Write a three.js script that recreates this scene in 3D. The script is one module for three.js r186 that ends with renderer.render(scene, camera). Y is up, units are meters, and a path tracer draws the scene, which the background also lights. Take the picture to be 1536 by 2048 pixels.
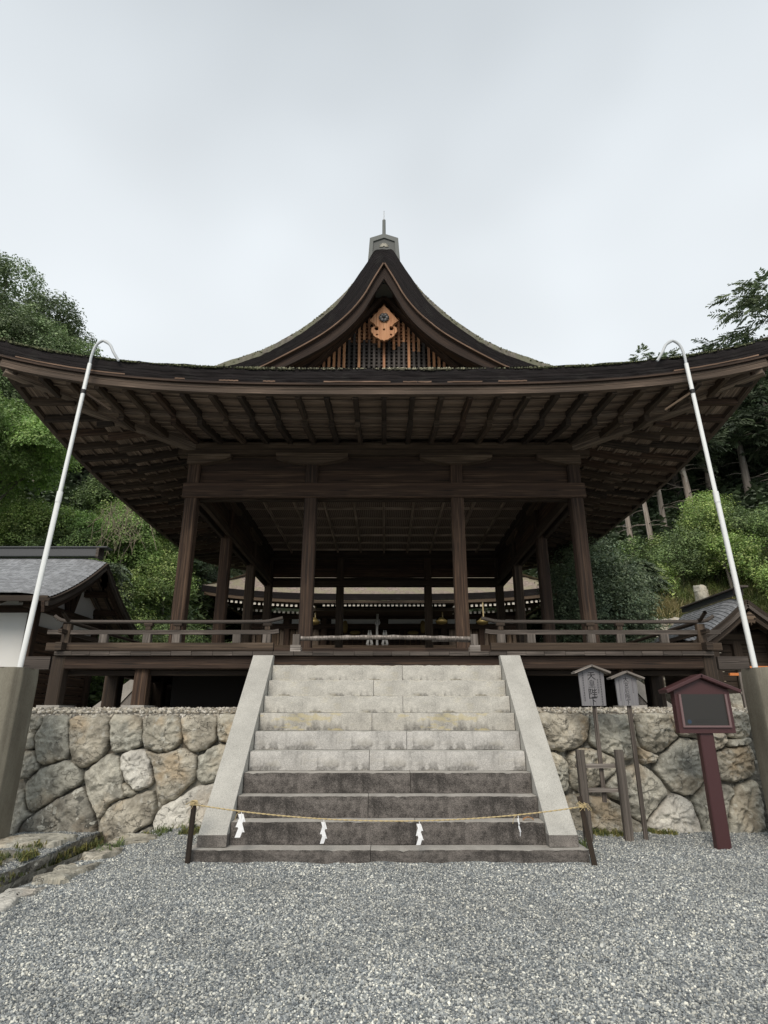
import * as THREE from 'three';
import { mergeGeometries, mergeVertices } from 'three/addons/utils/BufferGeometryUtils.js';
import { createNoise3D } from 'simplex-noise';

// ---------------------------------------------------------------- camera, sky, sun, exposure
const EYE = 1.402, PITCH = 19.1 * Math.PI / 180, FOC = 1187;
const scene = new THREE.Scene();
const camera = new THREE.PerspectiveCamera(2 * Math.atan(1024 / FOC) * 180 / Math.PI, 0.75, 0.05, 600);
camera.position.set(0, EYE, 0);
camera.rotation.x = PITCH;

function rngOf(seed) { let a = seed >>> 0; return () => { a = (a + 0x6d2b79f5) | 0; let t = Math.imul(a ^ (a >>> 15), 1 | a); t = (t + Math.imul(t ^ (t >>> 7), 61 | t)) ^ t; return ((t ^ (t >>> 14)) >>> 0) / 4294967296; }; }
const rnd = rngOf(20240);
const n3 = createNoise3D(rngOf(77));
{ // even overcast sky, a little brighter low down than overhead
  const W = 256, H = 128, d = new Float32Array(W * H * 4);
  for (let j = 0; j < H; j++) for (let i = 0; i < W; i++) {
    const el = ((j + 0.5) / H - 0.5) * 180;
    const t = Math.min(1, Math.max(0, (el - 34) / 34)), s = t * t * (3 - 2 * t);
    let L = 0.56 - 0.16 * s;
    if (el < 0) L = 0.2;
    const k = (j * W + i) * 4;
    const az = (i + 0.5) / W * Math.PI * 2, ce = Math.cos(el * Math.PI / 180), X = ce * Math.cos(az), Y = Math.sin(el * Math.PI / 180), Z = ce * Math.sin(az);
    if (el > 0) L *= 1 + 0.05 * n3(X * 2.2 + 3, Y * 3.5, Z * 2.2) + 0.03 * n3(X * 6, Y * 9, Z * 6 + 5);
    d[k] = L * (0.945 - 0.02 * s); d[k + 1] = L * 1.0; d[k + 2] = L * (1.045 + 0.02 * s); d[k + 3] = 1;
  }
  const t = new THREE.DataTexture(d, W, H, THREE.RGBAFormat, THREE.FloatType);
  t.mapping = THREE.EquirectangularReflectionMapping; t.magFilter = THREE.LinearFilter; t.needsUpdate = true;
  scene.background = t; scene.environment = t;
}
const sun = new THREE.DirectionalLight(0xfff4e6, 1.5);
sun.position.set(-9, 34, 26); sun.target.position.set(0, 2, -12);
sun.castShadow = true; sun.shadow.radius = 55;
sun.shadow.camera.left = -40; sun.shadow.camera.right = 40; sun.shadow.camera.top = 40; sun.shadow.camera.bottom = -40; sun.shadow.camera.far = 140;
sun.shadow.mapSize.set(4096, 4096);
scene.add(sun, sun.target);
const renderer = new THREE.WebGLRenderer({ antialias: true });
renderer.toneMapping = THREE.LinearToneMapping; renderer.toneMappingExposure = 1.6;
renderer.shadowMap.enabled = true; renderer.setSize(768, 1024);

// ---------------------------------------------------------------- small tools
const clamp = (x, a = 0, b = 1) => Math.min(b, Math.max(a, x));
const mix = (a, b, t) => a + (b - a) * t;
const sstep = (a, b, x) => { const t = clamp((x - a) / (b - a)); return t * t * (3 - 2 * t); };
const V = (x, y, z) => new THREE.Vector3(x, y, z);
// pixel of the 1536 x 2048 photograph -> point at distance d in front of the camera
function at(px, py, d) {
  const xc = (px - 768) / FOC, yc = (1024 - py) / FOC, s = d / (Math.cos(PITCH) - yc * Math.sin(PITCH));
  return V(xc * s, EYE + (yc * Math.cos(PITCH) + Math.sin(PITCH)) * s, -d);
}
const used = new Map();
function numbered(name) { const n = used.get(name) || 0; used.set(name, n + 1); return n ? name + '_' + String(n).padStart(3, '0') : name; }
function tag(o, label, category, group) { o.userData.label = label; o.userData.category = category; if (group) o.userData.group = group; return o; }
function thing(name, label, category, x = 0, y = 0, z = 0, group) {
  const o = new THREE.Group(); o.name = numbered(name); o.position.set(x, y, z); scene.add(o); return tag(o, label, category, group);
}
function sub(name, parent) { const g = new THREE.Group(); g.name = name; parent.add(g); return g; }   // a part with sub-parts of its own
function origin(o) { const p = V(0, 0, 0); for (let q = o; q && q !== scene; q = q.parent) p.add(q.position); return p; }
// adds a mesh whose geometry / position is given in world metres
function put(parent, name, geo, mat, pos, quat) {
  const m = new THREE.Mesh(geo, mat); m.name = parent === scene ? numbered(name) : name; m.castShadow = m.receiveShadow = true;
  if (pos) m.position.copy(pos); if (quat) m.quaternion.copy(quat);
  if (parent !== scene) m.position.sub(origin(parent));
  parent.add(m); return m;
}
function structure(o) { o.userData.kind = 'structure'; return o; }
function stuff(o) { o.userData.kind = 'stuff'; return o; }

// ---------------------------------------------------------------- procedural textures
function lattice(seed, p) { const r = rngOf(seed), a = new Float32Array(p * p); for (let i = 0; i < a.length; i++) a[i] = r(); return (x, y) => { const xi = Math.floor(x), yi = Math.floor(y), fx = x - xi, fy = y - yi, u = fx * fx * (3 - 2 * fx), v = fy * fy * (3 - 2 * fy), X = ((xi % p) + p) % p, Y = ((yi % p) + p) % p, X1 = (X + 1) % p, Y1 = (Y + 1) % p; return mix(mix(a[Y * p + X], a[Y * p + X1], u), mix(a[Y1 * p + X], a[Y1 * p + X1], u), v); }; }
const LT = new Map(); const lat = (s, p) => { const k = s * 1000 + p; if (!LT.has(k)) LT.set(k, lattice(s * 31 + 7, p)); return LT.get(k); };
// tileable fractal noise over u, v in 0..1; px, py base cells
function lat2(seed, px, py) { const k = 'r' + seed + '_' + px + '_' + py; if (!LT.has(k)) { const r = rngOf(seed * 91 + px * 7 + py), a = new Float32Array(px * py); for (let i = 0; i < a.length; i++) a[i] = r(); LT.set(k, (x, y) => { const xi = Math.floor(x), yi = Math.floor(y), fx = x - xi, fy = y - yi, u = fx * fx * (3 - 2 * fx), v = fy * fy * (3 - 2 * fy), X = ((xi % px) + px) % px, Y = ((yi % py) + py) % py, X1 = (X + 1) % px, Y1 = (Y + 1) % py; return mix(mix(a[Y * px + X], a[Y * px + X1], u), mix(a[Y1 * px + X], a[Y1 * px + X1], u), v); }); } return LT.get(k); }
function fbm(u, v, px, py, oct, seed) { let s = 0, w = 0.5, t = 0; for (let o = 0; o < oct; o++) { s += w * lat2(seed + o, px, py)(u * px, v * py); t += w; w *= 0.55; px *= 2; py *= 2; } return s / t; }
const enc = (c) => { c = clamp(c); return 255 * (c <= 0.0031308 ? 12.92 * c : 1.055 * Math.pow(c, 1 / 2.4) - 0.055); };
function texture(w, h, fn, metresU, metresV) {     // fn(u, v) -> [r, g, b (linear), height 0..1]
  const c = new Uint8Array(w * h * 4), b = new Uint8Array(w * h * 4);
  for (let j = 0; j < h; j++) for (let i = 0; i < w; i++) {
    const q = fn((i + 0.5) / w, (j + 0.5) / h), k = (j * w + i) * 4;
    c[k] = enc(q[0]); c[k + 1] = enc(q[1]); c[k + 2] = enc(q[2]); c[k + 3] = 255;
    b[k] = b[k + 1] = b[k + 2] = 255 * clamp(q[3]); b[k + 3] = 255;
  }
  const mk = (data) => { const t = new THREE.DataTexture(data, w, h, THREE.RGBAFormat); t.wrapS = t.wrapT = THREE.RepeatWrapping; t.magFilter = THREE.LinearFilter; t.minFilter = THREE.LinearMipmapLinearFilter; t.generateMipmaps = true; t.repeat.set(1 / metresU, 1 / metresV); t.needsUpdate = true; return t; };
  const map = mk(c); map.colorSpace = THREE.SRGBColorSpace; return { map, bump: mk(b) };
}
function std(tex, bumpScale, rough = 0.9, tint) {
  const m = new THREE.MeshStandardMaterial({ roughness: rough, metalness: 0, side: THREE.DoubleSide });
  if (tex) { m.map = tex.map; m.bumpMap = tex.bump; m.bumpScale = bumpScale; }
  if (tint) m.color.setRGB(...tint);
  return m;
}
const flat = (r, g, b, rough = 0.8) => { const m = new THREE.MeshStandardMaterial({ roughness: rough, side: THREE.DoubleSide }); m.color.setRGB(r, g, b); return m; };
const lerp3 = (a, b, t) => [mix(a[0], b[0], t), mix(a[1], b[1], t), mix(a[2], b[2], t)];

// weathered timber: grain runs along u
function woodTex(seed, dark, mid, pale, paleAmount, mu = 2, mv = 0.5) {
  return texture(512, 512, (u, v) => {
    const warp = 0.06 * fbm(u, v, 2, 3, 3, seed + 40);
    const g = fbm(u, v + warp, 2, 48, 4, seed), b = fbm(u, v + warp, 2, 9, 3, seed + 9), st = fbm(u, v, 3, 5, 4, seed + 20);
    let c = lerp3(dark, mid, clamp(0.25 + 1.1 * (g - 0.35) + 0.7 * (b - 0.5)));
    const p = sstep(0.52, 0.75, 0.55 * st + 0.5 * g) * paleAmount; c = lerp3(c, pale, p);
    const crack = sstep(0.26, 0.2, fbm(u, v + warp, 3, 40, 2, seed + 60));
    c = lerp3(c, [dark[0] * 0.35, dark[1] * 0.35, dark[2] * 0.35], crack * 0.8);
    return [...c, clamp(0.3 + 0.7 * g - 0.7 * crack)];
  }, mu, mv);
}
const TX = {};
TX.wood = woodTex(1, [0.036, 0.026, 0.018], [0.10, 0.073, 0.05], [0.24, 0.195, 0.15], 0.35);
TX.woodRed = woodTex(5, [0.034, 0.021, 0.014], [0.092, 0.057, 0.037], [0.25, 0.175, 0.12], 0.4);
TX.woodGrey = woodTex(9, [0.075, 0.066, 0.056], [0.17, 0.15, 0.128], [0.34, 0.305, 0.27], 0.6);
TX.woodPale = woodTex(13, [0.42, 0.19, 0.09], [0.62, 0.33, 0.17], [0.72, 0.46, 0.28], 0.4);
TX.bark = texture(512, 512, (u, v) => { const g = fbm(u, v, 2, 40, 5, 101), b = fbm(u, v, 6, 30, 4, 103), m = fbm(u, v, 4, 4, 4, 107); const c = lerp3([0.012, 0.010, 0.011], [0.052, 0.040, 0.038], clamp(1.6 * (0.6 * g + 0.4 * b - 0.28))); return [...lerp3(c, [0.07, 0.07, 0.06], sstep(0.62, 0.8, m) * 0.5), g]; }, 1.2, 0.6);
TX.thatch = texture(512, 512, (u, v) => { const a = fbm(u, v, 24, 24, 4, 111), b = fbm(u, v, 5, 5, 4, 113); const c = lerp3([0.06, 0.053, 0.045], [0.2, 0.18, 0.15], a); return [...lerp3(c, [0.13, 0.135, 0.085], sstep(0.45, 0.7, b) * 0.7), a]; }, 1.5, 1.5);
// speckled granite
function graniteTex(seed, base, dirt, dirtCol, blotch) {
  return texture(512, 512, (u, v) => {
    const f = lat2(seed, 150, 150)(u * 150, v * 150), f2 = lat2(seed + 3, 230, 230)(u * 230, v * 230), m = fbm(u, v, 4, 4, 5, seed + 5), w = fbm(u, v, 7, 3, 4, seed + 11);
    let k = 0.84 + 0.42 * (f - 0.5) + 0.25 * (f2 - 0.5) + 0.34 * (m - 0.5); if (f > 0.8) k *= 0.6; if (f2 < 0.1) k *= 0.7;
    let c = [base[0] * k, base[1] * k, base[2] * k];
    c = lerp3(c, dirtCol, clamp(dirt * sstep(0.3, 0.72, 0.6 * w + 0.4 * f)));
    if (blotch) c = lerp3(c, [0.5, 0.42, 0.22], blotch * sstep(0.55, 0.75, m));
    return [...c, clamp(0.5 + 0.6 * (f - 0.5) + 0.4 * (m - 0.5))];
  }, 0.8, 0.8);
}
TX.granite = graniteTex(201, [0.56, 0.55, 0.505], 0.28, [0.3, 0.29, 0.26]);
TX.graniteWorn = graniteTex(231, [0.52, 0.495, 0.45], 0.35, [0.2, 0.185, 0.165]);
TX.graniteDark = graniteTex(261, [0.30, 0.275, 0.25], 0.85, [0.055, 0.05, 0.046]);
// stains that run down a riser: v from 0 (foot) to 1 (edge), u in metres / 1.6
function riserTex(seed, base, amount, ochre) {
  return texture(512, 128, (u, v) => {
    const f = lat2(seed, 300, 45)(u * 300, v * 45), m = fbm(u, v, 5, 1, 5, seed + 2), s = fbm(u, v, 40, 1, 4, seed + 5), t = fbm(u, v, 9, 3, 4, seed + 8);
    let k = 0.86 + 0.55 * (f - 0.5) + 0.75 * (m - 0.5) + 0.25 * (t - 0.5); let c = [base[0] * k, base[1] * k, base[2] * k];
    const rise = sstep(0.25 + 0.75 * amount * (0.4 + s), 0.0, v) * sstep(0.66 - 0.3 * amount, 0.8 - 0.3 * amount, m + 0.2 * (s - 0.5) + 0.3 * (t - 0.45));
    const grit = sstep(0.3, 0.75, 0.45 * f + 0.55 * fbm(u, v, 90, 14, 2, seed + 15)); c = lerp3(c, [0.06, 0.056, 0.05], 0.9 * rise * (0.5 + 0.5 * grit)); c = lerp3(c, [0.1, 0.095, 0.085], 0.55 * sstep(0.6, 0.82, s + 0.25 * (f - 0.5)) * grit * amount * (0.4 + v));
    c = lerp3(c, [0.5, 0.42, 0.2], ochre * sstep(0.55, 0.72, t));
    return [...c, clamp(0.5 + 0.5 * (f - 0.5) + 0.3 * (m - 0.5))];
  }, 1, 1);
}
TX.riserClean = riserTex(301, [0.49, 0.475, 0.43], 0.2, 0.12);
TX.riserOchre = riserTex(321, [0.49, 0.47, 0.42], 0.6, 0.5);
TX.riserStreak = riserTex(341, [0.52, 0.505, 0.475], 0.65, 0.05);
TX.riserDark = texture(512, 128, (u, v) => {
  const f = lat2(361, 300, 45)(u * 300, v * 45), m = fbm(u, v, 5, 2, 5, 363), s = fbm(u, v, 30, 2, 4, 366);
  const c = lerp3([0.035, 0.031, 0.028], [0.25, 0.225, 0.205], clamp(0.02 + 1.5 * (0.45 * f + 0.55 * m - 0.36) + 0.7 * (s - 0.5)));
  return [...c, clamp(0.5 + 0.5 * (f - 0.5) + 0.5 * (m - 0.5))];
}, 1, 1);
// rough field stone
function rockTex(seed, dark, mid, pale, rust, lichen) {
  return texture(512, 512, (u, v) => {
    const a = fbm(u, v, 5, 5, 6, seed), b = fbm(u, v, 14, 14, 5, seed + 7), c0 = fbm(u, v, 3, 3, 5, seed + 13), l = fbm(u, v, 9, 9, 5, seed + 19);
    let c = lerp3(dark, mid, sstep(0.3, 0.62, 0.6 * a + 0.4 * b)); c = lerp3(c, pale, 0.8 * sstep(0.55, 0.75, 0.5 * a + 0.5 * l));
    c = lerp3(c, [0.42, 0.25, 0.09], rust * sstep(0.52, 0.72, c0)); 
    const li = sstep(0.56, 0.62, l) * lichen; c = lerp3(c, [0.045, 0.045, 0.04], li * 0.8 * sstep(0.4, 0.6, b)); c = lerp3(c, [0.55, 0.55, 0.5], 0.7 * lichen * sstep(0.66, 0.7, fbm(u, v, 18, 18, 4, seed + 29)));
    const ridge = 1 - Math.abs(2 * fbm(u, v, 7, 9, 5, seed + 31) - 1), crack = sstep(0.975, 1.0, ridge) * sstep(0.45, 0.6, fbm(u, v, 3, 3, 3, seed + 37)); c = lerp3(c, [0.08, 0.075, 0.065], crack * 0.28);
    const sp = lat2(seed + 41, 170, 170)(u * 170, v * 170), sk = 0.85 + 0.3 * sp; c = [c[0] * sk, c[1] * sk, c[2] * sk];
    return [...c, clamp(0.4 * a + 0.35 * b + 0.3 * fbm(u, v, 26, 26, 3, seed + 51) - 0.4 * crack)];
  }, 1.1, 1.1);
}
TX.rockGrey = rockTex(401, [0.17, 0.165, 0.145], [0.33, 0.32, 0.28], [0.5, 0.485, 0.42], 0.12, 0.45);
TX.rockTan = rockTex(431, [0.22, 0.195, 0.15], [0.4, 0.36, 0.28], [0.55, 0.5, 0.4], 0.3, 0.3);
TX.rockDark = rockTex(461, [0.09, 0.085, 0.075], [0.24, 0.23, 0.2], [0.38, 0.37, 0.33], 0.1, 1.0);
TX.rockPale = rockTex(491, [0.27, 0.26, 0.24], [0.42, 0.41, 0.38], [0.55, 0.54, 0.5], 0.1, 0.2);
function pebbleTex(seed, n, cols, gap) {
  const r = rngOf(seed), P = []; for (let i = 0; i < n * n; i++) { const c = cols[Math.floor(r() * cols.length)], k = 0.7 + 0.45 * r(); P.push([r(), r(), c[0] * k, c[1] * k, c[2] * k, 0.55 + 0.45 * r(), r() * 3.14, 0.6 + 0.4 * r()]); }
  return texture(1024, 1024, (u, v) => {
    const x = u * n, y = v * n, xi = Math.floor(x), yi = Math.floor(y); let best = 9, bp = P[0];
    for (let dy = -1; dy <= 1; dy++) for (let dx = -1; dx <= 1; dx++) {
      const q = P[((yi + dy + n) % n) * n + ((xi + dx + n) % n)], ex = x - (xi + dx + q[0]), ey = y - (yi + dy + q[1]), cs = Math.cos(q[6]), sn = Math.sin(q[6]);
      const d = Math.hypot(ex * cs + ey * sn, (-ex * sn + ey * cs) / q[7]) / q[5]; if (d < best) { best = d; bp = q; }
    }
    const k = sstep(0.95, 0.5, best), z = Math.sqrt(Math.max(0, 1 - best * best));
    return [...lerp3(gap, [bp[2], bp[3], bp[4]], k), 0.15 + 0.8 * z * bp[5]];
  }, 1.1, 1.1);
}
const GRAVEL = [[0.13, 0.145, 0.157], [0.2, 0.22, 0.228], [0.33, 0.345, 0.337], [0.46, 0.47, 0.442], [0.58, 0.585, 0.537], [0.74, 0.73, 0.646], [0.26, 0.28, 0.285], [0.17, 0.19, 0.204], [0.4, 0.415, 0.404], [0.3, 0.32, 0.323]];
TX.gravel = pebbleTex(601, 84, GRAVEL, [0.09, 0.1, 0.11]);
const BEIGE = [[0.36, 0.33, 0.27], [0.46, 0.43, 0.36], [0.27, 0.24, 0.19], [0.56, 0.53, 0.47], [0.2, 0.19, 0.165]];
TX.pebble = pebbleTex(631, 40, BEIGE, [0.1, 0.09, 0.075]);
TX.soil = texture(512, 512, (u, v) => { const a = fbm(u, v, 12, 12, 5, 651), b = fbm(u, v, 3, 3, 4, 657); return [...lerp3(lerp3([0.03, 0.026, 0.016], [0.09, 0.075, 0.045], a), [0.05, 0.075, 0.022], sstep(0.4, 0.6, b) * 0.8), a]; }, 4, 4);
TX.shingle = texture(512, 512, (u, v) => { const col = Math.floor(u * 40), h = lat2(671, 40, 16)(col + 0.001, Math.floor(v * 16)), a = fbm(u, v, 16, 32, 4, 673); const e = Math.abs(u * 40 - col - 0.5) > 0.44 ? 0.7 : 1; const k = (0.75 + 0.5 * h) * (0.75 + 0.5 * a) * e; return [0.24 * k, 0.25 * k, 0.265 * k, 0.4 * e + 0.4 * a]; }, 4, 1.6);
TX.plaster = texture(256, 256, (u, v) => { const a = fbm(u, v, 4, 4, 5, 691); const k = 0.92 + 0.16 * (a - 0.5); return [0.78 * k, 0.78 * k, 0.76 * k, a]; }, 3, 3);
TX.trunk = texture(256, 512, (u, v) => { const g = fbm(u, v, 14, 3, 5, 701), b = fbm(u, v, 4, 4, 4, 705); return [...lerp3(lerp3([0.06, 0.05, 0.042], [0.25, 0.225, 0.2], g), [0.3, 0.3, 0.28], sstep(0.55, 0.7, b) * 0.6), g]; }, 1, 3);
TX.concrete = texture(512, 512, (u, v) => { const f = lat2(721, 160, 160)(u * 160, v * 160), m = fbm(u, v, 3, 3, 5, 723), s = fbm(u, v, 14, 1, 4, 727), t = fbm(u, v, 26, 2, 3, 729); let c = lerp3([0.115, 0.105, 0.085], [0.22, 0.21, 0.175], clamp(0.5 + 1.6 * (m - 0.5) + 0.6 * (s - 0.5) + 0.35 * (f - 0.5))); c = lerp3(c, [0.33, 0.325, 0.3], 0.4 * sstep(0.66, 0.82, t) * sstep(0.4, 0.6, m)); c = lerp3(c, [0.06, 0.058, 0.045], 0.55 * sstep(0.54, 0.74, 0.6 * s + 0.4 * m)); return [...c, clamp(0.5 + 0.3 * (f - 0.5) + 0.5 * (m - 0.5))]; }, 0.9, 2.2);

const M = {
  wood: std(TX.wood, 0.004, 0.85, [0.78, 0.71, 0.65]), woodB: std(TX.wood, 0.004, 0.85, [0.52, 0.47, 0.43]), woodC: std(TX.wood, 0.004, 0.85, [1.0, 0.9, 0.8]),
  red: std(TX.woodRed, 0.004, 0.85, [0.85, 0.76, 0.68]), redB: std(TX.woodRed, 0.004, 0.85, [0.52, 0.46, 0.42]),
  soffit: std(TX.woodGrey, 0.003, 0.9, [1.6, 1.36, 1.18]), rafter: std(TX.wood, 0.003, 0.85, [1.35, 1.25, 1.15]), barge: std(TX.woodRed, 0.004, 0.85, [0.34, 0.28, 0.25]), fascia: std(TX.woodGrey, 0.003, 0.85, [0.62, 0.5, 0.42]), batten: std(TX.woodGrey, 0.003, 0.85, [1.3, 1.12, 0.98]),
  grey: std(TX.woodGrey, 0.004, 0.85, [0.85, 0.82, 0.82]), greyB: std(TX.woodGrey, 0.004, 0.85, [0.58, 0.54, 0.53]), greyC: std(TX.woodGrey, 0.004, 0.85, [0.46, 0.42, 0.41]), greyL: std(TX.woodGrey, 0.003, 0.85, [1.5, 1.5, 1.55]),
  pale: std(TX.woodPale, 0.003, 0.75), paleB: std(TX.woodPale, 0.003, 0.8, [0.7, 0.68, 0.72]), paleC: std(TX.woodGrey, 0.003, 0.8, [0.42, 0.4, 0.42]),
  barkEnd: std(TX.woodGrey, 0.01, 1, [1.25, 0.92, 0.75]), bark: std(TX.bark, 0.02, 1, [0.34, 0.31, 0.33]), thatch: std(TX.thatch, 0.03, 1), thatchGrey: std(TX.thatch, 0.03, 1, [1.9, 1.7, 1.7]),
  granite: std(TX.granite, 0.002, 0.85), graniteWorn: std(TX.graniteWorn, 0.002, 0.85), graniteDark: std(TX.graniteDark, 0.003, 0.9),
  riserClean: std(TX.riserClean, 0.002, 0.85), riserOchre: std(TX.riserOchre, 0.002, 0.85), riserStreak: std(TX.riserStreak, 0.002, 0.85), riserDark: std(TX.riserDark, 0.003, 0.9),
  rockGrey: std(TX.rockGrey, 0.05, 0.95, [1.32, 1.31, 1.27]), rockTan: std(TX.rockTan, 0.05, 0.95, [1.02, 1.07, 1.13]), rockDark: std(TX.rockDark, 0.05, 0.95, [1.0, 0.99, 0.96]), rockPale: std(TX.rockPale, 0.05, 0.95, [1.32, 1.31, 1.27]),
  rockGreyB: std(TX.rockGrey, 0.05, 0.95, [1.18, 1.18, 1.14]), rockTanB: std(TX.rockTan, 0.05, 0.95, [1.02, 1.05, 1.1]),
  gravel: std(TX.gravel, 0.012, 0.9), pebble: std(TX.pebble, 0.02, 0.9), soil: std(TX.soil, 0.05, 1),
  shingle: std(TX.shingle, 0.006, 0.75), plaster: std(TX.plaster, 0.001, 0.9), trunk: std(TX.trunk, 0.03, 1), trunkPale: std(TX.trunk, 0.03, 1, [1.7, 1.65, 1.6]), concrete: std(TX.concrete, 0.006, 0.9, [1.08, 1.06, 1.0]),
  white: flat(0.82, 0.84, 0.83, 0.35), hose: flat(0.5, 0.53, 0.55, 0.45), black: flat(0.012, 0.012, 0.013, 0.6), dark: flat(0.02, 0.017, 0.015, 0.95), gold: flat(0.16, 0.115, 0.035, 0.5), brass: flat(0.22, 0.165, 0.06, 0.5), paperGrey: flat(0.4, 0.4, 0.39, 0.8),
  tile: flat(0.055, 0.058, 0.062, 0.55), bronze: flat(0.045, 0.047, 0.05, 0.45), copper: flat(0.13, 0.14, 0.132, 0.7), maroon: flat(0.055, 0.018, 0.019, 0.5), screen: flat(0.032, 0.031, 0.028, 0.3),
  straw: flat(0.5, 0.4, 0.22, 0.9), paper: flat(0.86, 0.87, 0.88, 0.7), orange: flat(0.62, 0.2, 0.05, 0.6), vermilion: flat(0.5, 0.06, 0.03, 0.6), vine: flat(0.2, 0.17, 0.12, 0.9), leafDry: flat(0.27, 0.15, 0.07, 0.8),
};
M.gold.metalness = 0.4; M.brass.metalness = 0.5;

// ---------------------------------------------------------------- geometry tools
let uvSeed = rngOf(991);
function woodUV(g, along = 'z', jitter = true) {     // uv in metres, u along the grain axis; g is non-indexed
  const p = g.attributes.position, n = p.count, uv = new Float32Array(n * 2), ou = jitter ? uvSeed() * 5 : 0, ov = jitter ? uvSeed() * 5 : 0, a = V(0, 0, 0), b = V(0, 0, 0), c = V(0, 0, 0), nm = V(0, 0, 0);
  const ax = { x: 0, y: 1, z: 2 }[along], o = [0, 1, 2].filter((k) => k !== ax);
  for (let i = 0; i < n; i += 3) {
    a.fromBufferAttribute(p, i); b.fromBufferAttribute(p, i + 1); c.fromBufferAttribute(p, i + 2); nm.subVectors(b, a).cross(c.clone().sub(a)); const N = [Math.abs(nm.x), Math.abs(nm.y), Math.abs(nm.z)];
    let U, W; if (N[ax] > N[o[0]] && N[ax] > N[o[1]]) { U = o[0]; W = o[1]; } else { U = ax; W = N[o[0]] > N[o[1]] ? o[1] : o[0]; }
    [a, b, c].forEach((q, k) => { const r = [q.x, q.y, q.z]; uv[(i + k) * 2] = r[U] + ou; uv[(i + k) * 2 + 1] = r[W] + ov; });
  }
  g.setAttribute('uv', new THREE.BufferAttribute(uv, 2)); return g;
}
function bar(w, h, l, c = 0) {                        // a timber along z, centred; c chamfers its long edges
  let g;
  if (!c) g = new THREE.BoxGeometry(w, h, l).toNonIndexed();
  else {
    const x = w / 2, y = h / 2, s = new THREE.Shape([[-x + c, -y], [x - c, -y], [x, -y + c], [x, y - c], [x - c, y], [-x + c, y], [-x, y - c], [-x, -y + c]].map((q) => new THREE.Vector2(...q)));
    g = new THREE.ExtrudeGeometry(s, { depth: l, bevelEnabled: false }); g.translate(0, 0, -l / 2); if (g.index) g = g.toNonIndexed();
  }
  return woodUV(g);
}
function beam(parent, name, A, B, w, h, mat, c = 0, up = V(0, 1, 0)) {
  const z = B.clone().sub(A), l = z.length(); z.normalize(); const x = up.clone().cross(z); if (x.lengthSq() < 1e-6) x.set(1, 0, 0); x.normalize(); const y = z.clone().cross(x);
  return put(parent, name, bar(w, h, l, c), mat, A.clone().add(B).multiplyScalar(0.5), new THREE.Quaternion().setFromRotationMatrix(new THREE.Matrix4().makeBasis(x, y, z)));
}
function beamGeo(A, B, w, h, c = 0, up = V(0, 1, 0)) {
  const z = B.clone().sub(A), l = z.length(); z.normalize(); const x = up.clone().cross(z); if (x.lengthSq() < 1e-6) x.set(1, 0, 0); x.normalize(); const y = z.clone().cross(x);
  const m = new THREE.Matrix4().makeBasis(x, y, z).setPosition(A.clone().add(B).multiplyScalar(0.5)); return bar(w, h, l, c).applyMatrix4(m);
}
const post = (parent, name, x, z, y0, y1, w, d, mat, c = 0) => beam(parent, name, V(x, y0, z), V(x, y1, z), w, d, mat, c, V(0, 0, 1));
function box(parent, name, x0, x1, y0, y1, z0, z1, mat, along = 'x') {   // axis-aligned box in world metres
  const g = woodUV(new THREE.BoxGeometry(Math.abs(x1 - x0), Math.abs(y1 - y0), Math.abs(z1 - z0)).toNonIndexed(), along);
  return put(parent, name, g, mat, V((x0 + x1) / 2, (y0 + y1) / 2, (z0 + z1) / 2));
}
function grid(nu, nv, fn, uvfn) {                     // fn(s, t) -> Vector3, s, t in 0..1
  const p = [], uv = [], ix = [];
  for (let j = 0; j <= nv; j++) for (let i = 0; i <= nu; i++) { const q = fn(i / nu, j / nv); p.push(q.x, q.y, q.z); const w = uvfn ? uvfn(q, i / nu, j / nv) : [q.x, q.z]; uv.push(w[0], w[1]); }
  for (let j = 0; j < nv; j++) for (let i = 0; i < nu; i++) { const a = j * (nu + 1) + i, b = a + 1, c = a + nu + 1, d = c + 1; ix.push(a, b, d, a, d, c); }
  const g = new THREE.BufferGeometry(); g.setAttribute('position', new THREE.Float32BufferAttribute(p, 3)); g.setAttribute('uv', new THREE.Float32BufferAttribute(uv, 2)); g.setIndex(ix); g.computeVertexNormals(); return g;
}
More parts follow.
